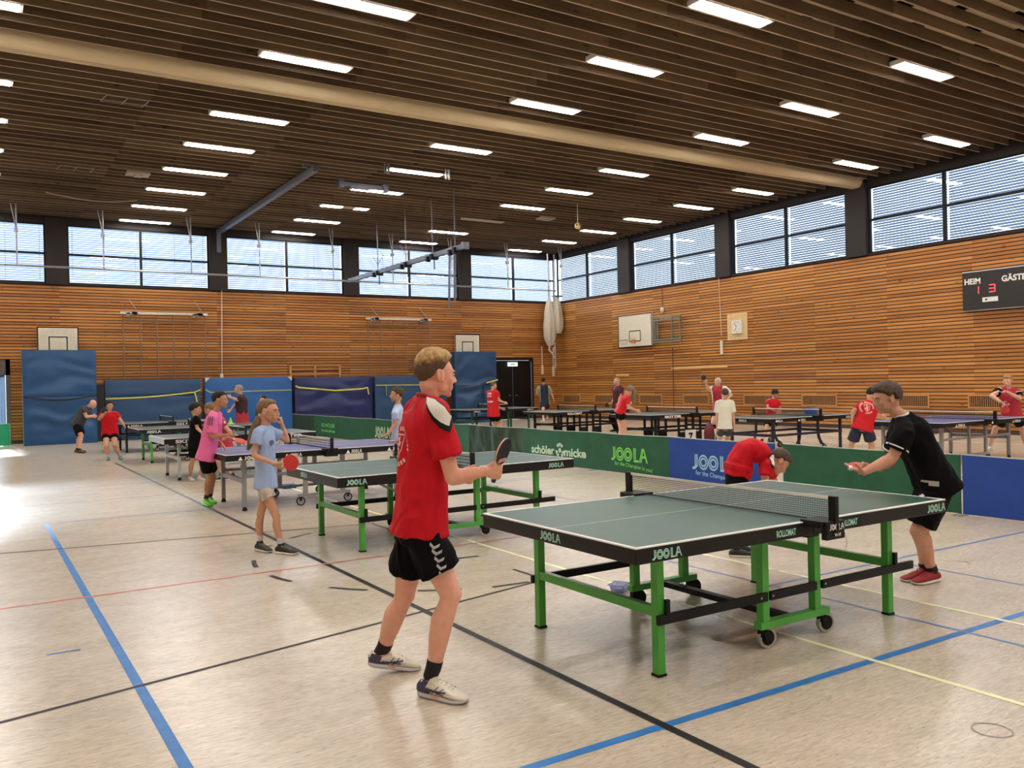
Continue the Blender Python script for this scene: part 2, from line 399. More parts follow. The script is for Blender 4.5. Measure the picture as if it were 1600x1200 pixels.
for y in (29.3, 26.6, 24.1, 21.5, 18.9, 16.3, 13.55, 11.6):   # butt joints between board lengths
    pass
# window band: posts, heads, sills
tb = MB()
tb.box((XL, YB-.03, SILL), (XR, YB+.2, SILL+.05)).box((XL, YB-.03, WTOP), (XR, YB+.2, DECK+.3))
for a, c in ((-3.0, -2.35), (2.13, 2.76), (7.26, 7.86), (12.31, 12.92), (17.38, 17.97)): tb.box((a, YB-.12, SILL), (c, YB+.2, WTOP+.2))
struct(mesh('trim_1', tb, dark_post))
tb = MB()
tb.box((XR-.03, YF, SILL), (XR+.2, YB, SILL+.05)).box((XR-.03, YF, WTOP), (XR+.2, YB, DECK+.3))
for a, c in ((26.27, 26.98), (20.92, 21.6), (15.58, 16.27), (10.25, 10.93), (4.9, 5.6), (-.4, .3)): tb.box((XR-.12, a, SILL), (XR+.2, c, WTOP+.2))
struct(mesh('trim_2', tb, dark_post))
glassM, blindM = glass_mat(), blind_mat(); cordM = mat('blind_cord', (.85, .88, .9), .6)
WN = [0]
def window(axis, a, c, mid):
    WN[0] += 1
    root = empty('window_%d' % WN[0], (a, YB+.05, SILL) if axis == 'x' else (XR+.05, a, SILL)); struct(root)
    L = c-a; H = WTOP-SILL
    P = (lambda u, d, z: (u, d, z)) if axis == 'x' else (lambda u, d, z: (d, u, z))
    def bx(m_, u0, u1, d0, d1, z0, z1):
        p, q = P(u0, d0, z0), P(u1, d1, z1); m_.box(tuple(map(min, p, q)), tuple(map(max, p, q)))
    f = MB()
    for u0, u1 in ((0, .05), (L-.05, L), (mid-.04, mid+.04)): bx(f, u0, u1, -.05, .03, 0, H)
    for z0, z1 in ((.04, .09), (H-.05, H), (.985, 1.055)): bx(f, 0, L, -.045, .03, z0, z1)
    mesh('window_frame', f, black_metal, root)
    for u0, u1 in ((.05, mid-.04), (mid+.04, L-.05)):
        for z0, z1 in ((.09, .985), (1.055, H-.05)):
            g = MB(); p = [P(u0, -.01, z0), P(u1, -.01, z0), P(u1, -.01, z1), P(u0, -.01, z1)]; g.add(p, [(0, 1, 2, 3) if axis == 'x' else (3, 2, 1, 0)])
            mesh('window_pane', g, glassM, root)
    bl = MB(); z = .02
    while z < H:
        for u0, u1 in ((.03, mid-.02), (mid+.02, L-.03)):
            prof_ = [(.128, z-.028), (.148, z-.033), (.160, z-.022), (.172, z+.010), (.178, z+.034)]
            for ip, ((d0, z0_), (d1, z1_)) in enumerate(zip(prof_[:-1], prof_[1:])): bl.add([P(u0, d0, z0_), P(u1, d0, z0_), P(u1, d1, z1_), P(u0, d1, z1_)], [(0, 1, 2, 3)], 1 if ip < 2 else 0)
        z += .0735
    mesh('window_blind', bl, [blindM, mat('blind_lip_shade', (.05, .065, .10), .6)], root)  # dark lip colour stands in for the shade lines between slats
    cb = MB()
    for u0, u1 in ((.03, mid-.02), (mid+.02, L-.03)):
        for t_ in (.06, .5, .94):
            u = u0+(u1-u0)*t_; bx(cb, u-.006, u+.006, .11, .115, 0, H)
    mesh('blind_cord', cb, cordM, root)
for a, c in ((-2.35, 2.13), (2.76, 7.26), (7.86, 12.31), (12.92, 17.38), (17.97, 22.35)): window('x', a, c, (c-a)*.5)
for a, c in ((26.98, 31.4), (21.6, 26.27), (16.27, 20.92), (10.93, 15.58), (5.6, 10.25), (.3, 4.9)): window('y', a, c, (c-a)*.5)

# ceiling: deck, boards on edge, panels between them, divider curtain housing
LX = [-5.96+1.12, .0-.87, 4.27, 9.36, 14.46, 19.57]; LX = [-.85, 4.27, 9.36, 14.46, 19.57]
LY = [-3.37, -.82, 1.73, 4.28, 6.83, 9.38, 11.93, 14.48, 18.09, 20.64, 23.19, 25.74, 28.29, 30.84]
PITCH = 2.55/7
ys = []
y = 14.48+PITCH/2-57*PITCH
while y < 15.55: ys.append(y); y += PITCH
y = 18.09+PITCH/2-6*PITCH
while y < 31.3: ys.append(y); y += PITCH
b = MB().box((XL, YF, DECK), (XR, YB, DECK+.3), 1)
for y in ys:
    b.box((XL, y-.018, SLAT), (XR-.28, y+.018, SLAT+.20), 0); b.mi[-6] = 3
for x in np.arange(XL+1.2, XR, 2.55): b.box((x-.04, YF, SLAT+.20), (x+.04, YB, DECK), 1)
rr = random.Random(3)
for i, (y0, y1) in enumerate(zip(ys[:-1], ys[1:])):
    if y1-y0 > .5 or y0 > 14.0: continue
    for k in range(10):
        x0 = 3.2+k*1.95+(.9 if i % 2 else 0)+rr.uniform(-.1, .1)
        if x0 > 20.5: continue
        if rr.random() < (.95 if y0 < 12.6 and x0 > 6 else .25):
            b.box((x0, y0+.03, SLAT+.19), (x0+1.52, y1-.03, SLAT+.21), 2)
c_ = mesh('ceiling', b, [slat_wood, mat('deck_dark', (.045, .025, .014), .9), mat('acoustic_panel', (.50, .40, .27), .8, var=.15, scale=20), wood_mat('board_edge_wood', (.50, .385, .27), (.20, .135, .085), 'X', .6, (3.1, .364, 50), .2)])
struct(c_, 'dark ceiling of wooden boards set on edge')
cream = mat('curtain_housing_cream', (.64, .52, .33), .5, var=.03, scale=3)
hb = MB(); prof = [(15.66, 7.40), (15.66, 7.27), (15.70, 7.20), (15.75, 7.16), (15.80, 7.14), (15.83, 7.14), (15.835, 7.16), (15.855, 7.16), (15.86, 7.14), (15.91, 7.14), (15.915, 7.16), (15.935, 7.16), (15.94, 7.14), (15.99, 7.14), (16.02, 7.17), (16.02, 7.40)]
n = len(prof); vs_ = [(x, py, pz) for x in (XL, XR-.05) for py, pz in prof]
fs_ = [(i, (i+1) % n, n+(i+1) % n, n+i) for i in range(n)]+[tuple(range(n)), tuple(range(2*n-1, n-1, -1))]
hb.add(vs_, fs_)
hous = mesh('curtain_housing', hb, cream, smooth=35); T(hous, 'long cream divider curtain housing running across the whole ceiling', 'curtain housing')

# strip lights
lampM = bpy.data.materials.new('lamp_diffuser'); lampM.use_nodes = True; q = lampM.node_tree; q.nodes['Principled BSDF'].inputs['Base Color'].default_value = (.9, .88, .85, 1)
q.nodes['Principled BSDF'].inputs['Emission Color'].default_value = (1, .93, .86, 1); q.nodes['Principled BSDF'].inputs['Emission Strength'].default_value = LAMP
tn = q.nodes.new('ShaderNodeTexCoord'); bk = q.nodes.new('ShaderNodeTexNoise'); bk.inputs['Scale'].default_value = 3
q.links.new(tn.outputs['Object'], bk.inputs['Vector'])
offM = mat('unlit_diffuser', (.55, .47, .38), .6); lampW = mat('lamp_housing', (.72, .70, .66), .5)
hb = MB().box((-.81, -.15, .006), (.81, .15, .09)); protoH = mesh('housing', hb, lampW); HM = protoH.data
def dif(x0, x1): return MB().box((x0, -.125, -.004), (x1, .125, .006))
DM = mesh('diffuser', dif(-.76, .76), lampM); DMd = DM.data
cols = ['first column, beside the glass door side', 'second column, over the violet-blue tables', 'third column, over the hall middle', 'fourth column, over the far tables', 'fifth column, along the scoreboard wall']
rows = {14.48: 'first row before housing', 11.93: 'second row before housing', 9.38: 'third row before housing', 18.09: 'first row behind housing', 20.64: 'second row behind housing', 23.19: 'third row behind housing',
        25.74: 'fourth row behind housing', 28.29: 'second row from the end wall', 30.84: 'row along the end wall'}
first = True
for i, lx in enumerate(LX):
    for ly in LY:
        kind = 'lit'
        if (i, ly) == (2, 25.74) : kind = 'lit'
        if (lx, ly) == (9.36, 25.74): kind = 'half'
        if (lx, ly) == (14.46, 25.74): kind = 'off'
        r_ = empty('strip_light', (lx+.80, ly, SLAT-.012))
        if first: ho, do = protoH, DM; first = False
        else:
            ho = protoH.copy(); COL.objects.link(ho); do = DM.copy(); COL.objects.link(do)
        ho.parent = r_; do.parent = r_
        if kind == 'off':
            do.data = mesh('tmp', dif(-.76, .76), offM).data; bpy.data.objects.remove(bpy.data.objects['tmp'])
        if kind == 'half':
            tmp = MB().box((-.76, -.125, -.004), (-.11, .125, .006), 0).box((-.11, -.125, -.003), (.33, .125, .006), 1).box((.33, -.125, -.004), (.76, .125, .006), 0)
            do.data = mesh('tmp', tmp, [lampM, offM]).data; bpy.data.objects.remove(bpy.data.objects['tmp'])
        st = {'lit': 'lit strip light', 'off': 'unlit strip light', 'half': 'strip light with dark middle'}[kind]
        if ly in rows: T(r_, '%s, %s, %s' % (st, cols[i], rows[ly]), 'ceiling light', 'ceiling strip lights')
        else: T(r_, 'ceiling strip light above the part of the hall outside the view', 'ceiling light', 'ceiling strip lights over the front part')

# doors
dr = empty('door_1', (19.0, YB, 0)); struct(dr, 'black double door in the back wall near the corner')
blk = mat('black_door_paint', (.006, .004, .004), .5, spec=.25)
mesh('door_frame', MB().box((0, -.03, 0), (.08, .22, 2.66)).box((2.0, -.03, 0), (2.08, .22, 2.66)).box((0, -.03, 2.58), (2.08, .22, 2.66)), blk, dr)
for x0 in (.08, 1.04):
    lf = mesh('door_leaf', MB().box((x0+.005, .06, .01), (x0+.95, .11, 2.57)), blk, dr)
    mesh('door_handle', MB().bar((x0+(.85 if x0 < 1 else .1), .04, 1.05), (x0+(.73 if x0 < 1 else .22), .04, 1.05), .02, .02), mat('steel', (.55, .55, .56), .3, 1), lf)
sg = empty('exit_sign', (19.75, YB-.06, 2.32)); T(sg, 'small lit white exit sign with a green arrow above the black door', 'exit sign')
mesh('sign_case', MB().box((0, 0, 0), (.48, .05, .17)), mat('sign_white', (.8, .85, .8), .5, emit=(.85, 1, .9), es=.8), sg)
ga = MB(); ga.add([(.12, -.003, .06), (.28, -.003, .06), (.28, -.003, .11), (.12, -.003, .11)], [(0, 1, 2, 3)]); ga.add([(.29, -.003, .03), (.36, -.003, .085), (.29, -.003, .14)], [(0, 1, 2)])
mesh('sign_arrow', ga, mat('sign_green', (.05, .35, .15), .5), sg)
dr = empty('door_2', (-.9, YB, 0)); struct(dr, 'open glass door at the left end of the back wall')
fr_ = mat('grey_door_frame', (.13, .10, .09), .5)
mesh('door_frame', MB().box((0, -.04, 0), (.07, .22, 2.69)).box((1.84, -.04, 0), (1.96, .22, 2.69)).box((0, -.04, 2.2), (1.96, .22, 2.69)), fr_, dr)
g = MB(); g.add([(.07, .1, 0), (1.84, .1, 0), (1.84, .1, 2.2), (.07, .1, 2.2)], [(0, 1, 2, 3)]); mesh('door_pane', g, glassM, dr)
g = MB()
for i, (x0, x1) in enumerate(((.10, .9), (1.62, 1.82))):
    N_ = 30; vs_ = []; fs_ = []
    for k in range(N_+1):
        x = x0+(x1-x0)*k/N_; yy = .03*math.sin(k*1.3); vs_ += [(x, yy, .05), (x, yy, 2.2)]
    for k in range(N_): fs_.append((2*k, 2*k+2, 2*k+3, 2*k+1))
    g.add(vs_, fs_)
cu = bpy.data.materials['blind_slat']; o = mesh('door_curtain', g, cu, dr); o.location.y = .03
# ------------------------------------------------------------------ table tennis tables
green_top = mat('green_table_paint', (.018, .082, .060), .36, var=.08, scale=3, spec=.35)
blue_top = mat('violet_blue_table_paint', (.075, .085, .26), .38, var=.06, scale=3)
dark_top = mat('dark_green_table_paint', (.030, .062, .050), .34, var=.08, scale=3)
white_line = mat('white_table_line', (.82, .84, .80), .5); apronM = mat('black_apron', (.009, .008, .009), .45, spec=.28)
greenM = mat('green_steel', (.075, .42, .060), .35, var=.08, scale=3, bump=.02); greyM = mat('grey_steel', (.30, .30, .31), .38, .2); silverM = mat('silver_steel', (.62, .66, .74), .3, .5)
navyM = mat('navy_steel', (.018, .018, .055), .4); blackM = mat('black_steel', (.008, .0075, .008), .5, spec=.25); dgreenM = mat('dark_green_steel', (.02, .12, .05), .4)
rubberB = mat('black_rubber', (.008, .008, .008), .7, spec=.25); tyreM = mat('grey_tyre', (.42, .40, .37), .6); mintM = mat('mint_lettering', (.42, .78, .66), .5); whiteM = mat('white_lettering', (.85, .85, .82), .5)
netM = mat('black_net_cord', (.016, .018, .018), .8); tapeM = mat('white_net_tape', (.85, .82, .74), .6); postM = mat('net_post_black', (.007, .007, .008), .45, spec=.25)
steelM = MATS['steel']

def net_mesh(step, wv):
    b = MB(); W = 1.80; H0, H1 = .775, .903
    n = int(W/step)
    for k in range(n+1):
        y = k*W/n; b.add([(0, y-wv, H0), (0, y+wv, H0), (0, y+wv, H1), (0, y-wv, H1)], [(0, 1, 2, 3)])
    m_ = int((H1-H0)/step)
    for k in range(m_+1):
        z = H0+(H1-H0)*k/m_; b.add([(0, 0, z-wv), (0, W, z-wv), (0, W, z+wv), (0, 0, z+wv)], [(0, 1, 2, 3)])
    return b
NETS = {}
def wheel(b, p, r, axis, wdt=.03, mi_t=0, mi_h=1):
    b.disc(p, r, wdt, axis, 22, mi_t); b.disc(p, r*.74, wdt+.006, axis, 18, mi_h); b.disc(p, r*.14, wdt+.014, axis, 8, 2)
J = joola(1.0, None)
def wr(root, vf, O, side, off=.0055, m_=None, name='lettering', par=None):
    "lettering on the near side (side='n'), left end ('l') of a table"
    b = MB(); U, V, N = {'n': ((1, 0, 0), (0, 0, 1), (0, -1, 0)), 'l': ((0, -1, 0), (0, 0, 1), (-1, 0, 0))}[side]
    lay(b, vf, Vector(O)+Vector(N)*off, U, V, N); return mesh(name, b, m_ or mintM, par or root)
def table(x0, y0, top, leg, style, label, letters=(), rot=0, bar=None, near=False, ap=None, net=True, legs=None):
    root = empty('table_tennis_table', (x0, y0, 0), rot); T(root, label, 'table', 'table tennis tables')
    bar = bar or blackM
    for k, (xa, xb) in enumerate(((0, 1.366), (1.374, 2.74))):
        tt = mesh('tabletop', MB().box((xa, 0, .738), (xb, 1.525, .76)), top, root)
        l_ = MB(); z = .7606; z2 = .7612
        for a, c in (((xa, 0), (xb, .02)), ((xa, 1.505), (xb, 1.525)), ((xa, .761), (xb, .764))): l_.box((a[0], a[1], z-.001), (c[0], c[1], z))
        e_ = (0, .02) if k == 0 else (2.72, 2.74); l_.box((e_[0], 0, z-.001), (e_[1], 1.525, z2))
        l_.box((xa, -.0028, .754), (xb, 0, .7605)); l_.box(((-.0028, 0, .754) if k == 0 else (2.74, 0, .754)), ((0, 1.525, .7605) if k == 0 else (2.7428, 1.525, .7605)))
        mesh('white_border', l_, white_line, tt)
        ab = MB(); H = ap or .068; zb = .745-H
        ab.box((xa, -.0025, zb), (xb, .025, .7535)).box((xa, 1.5, zb), (xb, 1.5275, .7535))
        ab.box((xa-(.0025 if k == 0 else 0), 0.0, zb+.0), (xa+.025, 1.525, .7535 if k == 0 else .744)).box((xb-.025, .0, zb+(.0 if k else .01)), (xb+(.0025 if k else 0), 1.525, .7535 if k else .744))
        mesh('apron', ab, apronM, root, bevel=.004 if near else 0)
    if style == 'rollomat':
        for lx, ex in ((.31, 0), (2.36, 1)):
            for ly in (.19, 1.335):
                lg = mesh('leg', MB().box((lx-.026, ly-.026, .012), (lx+.026, ly+.026, .70)), leg, root, bevel=.003)
                mesh('leg_cap', MB().box((lx-.03, ly-.03, 0), (lx+.03, ly+.03, .014)), rubberB, lg)
            mesh('end_beam', MB().box((lx-.02, .21, .322), (lx+.02, 1.32, .375)), leg, root)
        for ly, s in ((.15, 1), (1.375, -1)):
            for x_a, x_b, nm in ((.27, 1.13, 'side_bar'), (1.63, 2.58, 'side_bar'), (1.155, 1.575, 'centre_plate')):
                mesh(nm, MB().box((x_a, ly-.012, .288), (x_b, ly+.012, .340)), bar, root, bevel=.002)
            for xx in (.315, 2.36):
                mesh('latch', MB().box((xx+.01, ly-.016, .335), (xx+.035, ly+.006, .42)), bar, root)
            py = ly+.03*s
            for px_ in (1.13, 1.60):
                mesh('carriage_post', MB().box((px_-.028, py-.026, .155), (px_+.028, py+.026, .70)), leg, root, bevel=.003)
            mesh('foot_bar', MB().box((1.08, py-.03, .118), (1.71, py+.03, .162)), leg, root, bevel=.003)
            for px_ in (1.12, 1.66):
                cb = MB().box((px_-.02, py-.02, .07), (px_+.02, py+.02, .125)).bar((px_, py-.022, .10), (px_+.03, py-.022, .055), .008, .04).bar((px_, py+.022, .10), (px_+.03, py+.022, .055), .008, .04)
                ca = mesh('caster', cb, rubberB, root)
                wb_ = MB(); wheel(wb_, (px_+.035, py, .062), .062, (0.15, 1, 0), .028); mesh('wheel', wb_, [tyreM if s > 0 else rubberB, rubberB, steelM], ca, smooth=40)
            if s > 0:
                for xx, zz in ((1.07, .315), (1.17, .315), (1.65, .318)): mesh('bolt', MB().disc((xx, ly-.014, zz), .006, .006, (0, 1, 0), 8), steelM, root)
        mesh('cross_bar', MB().box((1.36, .22, .118), (1.42, 1.32, .155)), bar, root)
        mesh('strut', MB().bar((.45, .40, .69), (1.2, 1.30, .40), .02, .02), greyM, root)
    elif style == 'bench':       # straight legs, central carriage, wheels
        for lx in (.28, 2.46):
            for ly in (.20, 1.32):
                lg = mesh('leg', MB().box((lx-.026, ly-.026, .05), (lx+.026, ly+.026, .69)), leg, root)
                mesh('leg_foot', MB().tube([(lx, ly, 0), (lx, ly, .05)], [.036, .022], 10), rubberB, lg)
            mesh('end_beam', MB().box((lx-.018, .20, .36), (lx+.018, 1.32, .42)), leg, root)
        for ly in (.18, 1.34):
            mesh('side_bar', MB().box((.28, ly-.012, .43), (2.46, ly+.012, .47)), leg if leg is greyM else bar, root)
            for px_ in (1.10, 1.64):
                pb = MB().box((px_-.03, ly-.02, .14), (px_+.03, ly+.02, .69)); mesh('carriage_post', pb, leg, root)
            mesh('foot_bar', MB().box((1.0, ly-.025, .12), (1.74, ly+.025, .16)), leg, root)
            for px_ in (1.03, 1.71):
                ca = mesh('caster', MB().box((px_-.02, ly-.02, .06), (px_+.02, ly+.02, .12)), rubberB, root)
                wb_ = MB(); wheel(wb_, (px_, ly, .06), .06, (0.2, 1, 0), .028); mesh('wheel', wb_, [rubberB, greyM, steelM], ca, smooth=40)
    elif style == 'curved':
        for lx in (.28, 2.46):
            for ly in (.20, 1.32):
                lg = mesh('leg', MB().box((lx-.024, ly-.024, .02), (lx+.024, ly+.024, .69)), leg, root); mesh('leg_foot', MB().box((lx-.03, ly-.03, 0), (lx+.03, ly+.03, .03)), rubberB, lg)
            mesh('end_beam', MB().box((lx-.018, .20, .36), (lx+.018, 1.32, .42)), leg, root)
        for ly in (.16, 1.36):
            mesh('side_bar', MB().box((.28, ly-.015, .37), (2.46, ly+.015, .42)), leg, root)
            for px_, s in ((1.08, -1), (1.66, 1)):
                pth = [(px_, ly, .69), (px_, ly, .42), (px_+.03*s, ly, .28), (px_+.12*s, ly, .15), (px_+.19*s, ly, .13)]
                p_ = MB()
                for u_, v_ in zip(pth[:-1], pth[1:]): p_.bar(u_, v_, .035, .05, (0, 1, 0))
                cp = mesh('carriage_post', p_, leg, root)
                wb_ = MB(); wheel(wb_, (px_+.20*s, ly, .065), .065, (0.2, 1, 0), .028); mesh('wheel', wb_, [rubberB, greyM, steelM], cp, smooth=40)
    elif style == 'box':
        for lx in (.30, 2.44):
            for ly in (.17, 1.35):
                lg = mesh('leg', MB().box((lx-.028, ly-.028, .02), (lx+.028, ly+.028, .69)), leg, root); mesh('leg_foot', MB().box((lx-.032, ly-.032, 0), (lx+.032, ly+.032, .03)), rubberB, lg)
            mesh('end_beam', MB().box((lx-.018, .17, .36), (lx+.018, 1.35, .42)), leg, root)
        for ly in (.13, 1.39):
            mesh('side_bar', MB().box((.30, ly-.015, .33), (2.44, ly+.015, .385)), bar, root)
            for px_ in (1.02, 1.27, 1.50, 1.75):
                mesh('carriage_post', MB().box((px_-.026, ly-.02, .05), (px_+.026, ly+.02, .69)), bar, root)
            for xa in (1.0, 1.50): mesh('side_panel', MB().box((xa, ly-.012, .10), (xa+.27, ly+.012, .30)), bar, root)
            for px_ in (1.05, 1.72):
                wb_ = MB(); wheel(wb_, (px_, ly, .05), .05, (0.2, 1, 0), .028); mesh('wheel', wb_, [rubberB, blackM, steelM], root, smooth=40)
    if net:
        key = 'near' if near else 'far'
        if key not in NETS:
            NETS[key] = net_mesh(*((.0125, .0011) if near else (.03, .0034))); nm = mesh('net', NETS[key], netM, root); NETS[key] = nm.data
        else:
            nm = bpy.data.objects.new('net', NETS[key]); COL.objects.link(nm); nm.parent = root
        nm.location = (1.37, -.1375, 0)
        tp = MB(); pts_ = [(0, -.0025+1.8*k/12, .908-.006*math.sin(PI*k/12)) for k in range(13)]
        for u_, v_ in zip(pts_[:-1], pts_[1:]): tp.bar(u_, v_, .006, .017)
        mesh('net_tape', tp, tapeM, nm)
        mesh('bottom_cord', MB().box((-.002, 0, .765), (.002, 1.79, .772)), netM, nm)
        for s, yy in ((0, -.15), (1, 1.675)):
            p_ = MB().box((1.355, yy-.022 if s == 0 else yy-.03, .70), (1.385, yy+.03 if s == 0 else yy+.022, .918))
            po = mesh('net_post', p_, postM, root, bevel=.003 if near else 0)
            yc = yy+.01 if s == 0 else yy-.01
            cl = MB().box((1.28, min(yc, .02 if s == 0 else 1.50), .735), (1.46, max(yc, .02 if s == 0 else 1.50), .775)).box((1.29, yc-.02, .67), (1.45, yc+.02, .775)).box((1.32, .0 if s == 0 else 1.47, .66), (1.42, .055 if s == 0 else 1.525, .69))
            c2 = mesh('net_clamp', cl, postM, root, bevel=.003 if near else 0)
    for vf, O, side, m_ in letters:
        wr(root, vf, O, side, m_=m_)
    return root
JL = fit2d(J, .205, .052); ROL = fit2d(text2d('ROLLOMAT', 1, .03), .165, .040)
ROL_ = [ROL[0], ROL[1]]
t1 = table(2.83, 3.33, green_top, greenM, 'rollomat', 'large green table tennis table on green legs in front of the server in black',
    [(JL, (.21, 0, .712), 'n', mintM), (ROL_, (1.13, 0, .713), 'n', mintM), (ROL_, (1.70, 0, .713), 'n', mintM), (JL, (2.63, 0, .712), 'n', mintM), (JL, (0, .75, .714), 'l', mintM)], near=True, ap=.072)
# writing on the clamp
b = MB(); lay(b, fit2d(J, .13, .036), (1.365, -.172, .745), (1, 0, 0), (0, 0, 1), (0, -1, 0)); lay(b, fit2d(text2d('WM', 1, .01), .055, .022), (1.37, -.172, .70), (1, 0, 0), (0, 0, 1), (0, -1, 0))
mesh('clamp_lettering', b, whiteM, t1)
b = MB(); b.tube([(1.45, -.16, .70), (1.455, -.17, .64), (1.45, -.16, .60)], [.0012], 5); mesh('net_string', b, netM, t1)
t2 = table(2.88, 7.63, green_top, greenM, 'rollomat', 'green table tennis table on green legs between the ponytail girl and the blond player', [(JL, (.19, 0, .705), 'n', mintM), (JL, (2.50, 0, .705), 'n', mintM), (JL, (0, .95, .712), 'l', mintM)], near=False, ap=.085)
SK = fit2d(text2d('SKITTER', 1, .04), .55, .062)
def AJ(w): 
    v, f = fit2d(J, w, .05); k = len(v)
    return v+[(-w/2-.075, -.025), (-w/2-.015, -.025), (-w/2-.045, .025)], f+[(k, k+1, k+2)]
AJL = AJ(.26)
t3 = table(2.74, 11.22, blue_top, greyM, 'bench', 'violet-blue table tennis table on grey legs behind the ponytail girl', [(AJL, (.36, 0, .708), 'n', whiteM), (AJ(.16), (.92, 0, .708), 'n', whiteM), (AJ(.16), (1.78, 0, .708), 'n', whiteM), (AJL, (2.45, 0, .708), 'n', whiteM)])
t4 = table(2.83, 15.85, dark_top, silverM, 'bench', 'dark green table tennis table with pale silver frame beside the boy in black', [(SK, (.46, 0, .703), 'n', whiteM), (SK, (2.2, 0, .703), 'n', whiteM)], ap=.085)
b = MB().box((-.004, 0, .66), (0, 1.525, .757)); mesh('end_rail', b, silverM, t4)
t5 = table(3.08, 20.1, dark_top, greenM, 'bench', 'dark table tennis table on green legs with a small cone on its end', [(fit2d(J, .30, .06), (.30, 0, .703), 'n', whiteM)])
t6 = table(3.12, 24.0, dark_top, blackM, 'bench', 'black-legged table tennis table beside the boy with teal shoes, before the blue mats', [(AJ(.3), (.5, 0, .70), 'n', whiteM), (fit2d(J, .4, .06), (1.6, 0, .70), 'n', whiteM)])
t14 = table(13.95, 8.35, blue_top, greyM, 'bench', 'violet-blue table tennis table on grey legs in front of the curly blond boy', [(AJ(.22), (.55, 0, .70), 'n', whiteM), (AJ(.22), (2.4, 0, .70), 'n', whiteM), (AJ(.12), (1.37, -.15, .73), 'n', whiteM)])
t13 = table(13.72, 11.85, dark_top, navyM, 'curved', 'dark table tennis table on navy curved legs with a blue box on it', [(fit2d(J, .22, .05), (.24, 0, .705), 'n', whiteM), (AJ(.16), (.98, 0, .70), 'n', whiteM), (fit2d(J, .22, .05), (2.5, 0, .705), 'n', whiteM)])
wr(t13, fit2d(J, .22, .05), (0, .75, .705), 'l', m_=whiteM)
t12 = table(13.64, 15.40, dark_top, blackM, 'box', 'black-legged table tennis table with the white number card under its net', [(SK, (.72, 0, .70), 'n', whiteM)])
t11 = table(13.58, 19.35, dark_top, blackM, 'box', 'black table tennis table between the man in navy and the long-haired girl', [(fit2d(text2d('ROLLOMAT', 1, .03), .5, .06), (.75, 0, .70), 'n', whiteM)])
t10 = table(13.35, 23.75, dark_top, dgreenM, 'bench', 'green-legged table tennis table before the black door', [(fit2d(J, .25, .05), (.35, 0, .70), 'n', whiteM), (fit2d(J, .25, .05), (2.4, 0, .70), 'n', whiteM)])
# number card
nc = empty('number_card', (14.72, 15.18, .01)); T(nc, 'white card with a black digit seven standing below a net', 'number card')
mesh('card_panel', MB().box((-.17, 0, .03), (.17, .012, .36)), mat('card_white', (.80, .76, .66), .6), nc)
b = MB(); lay(b, fit2d(text2d('7', 1, .03), None, .21), (0, -.003, .19), (1, 0, 0), (0, 0, 1), (0, -1, 0)); mesh('card_digit', b, blackM, nc)
mesh('card_stand', MB().box((-.15, -.02, 0), (-.11, .08, .03)).box((.11, -.02, 0), (.15, .08, .03)), greyM, nc)

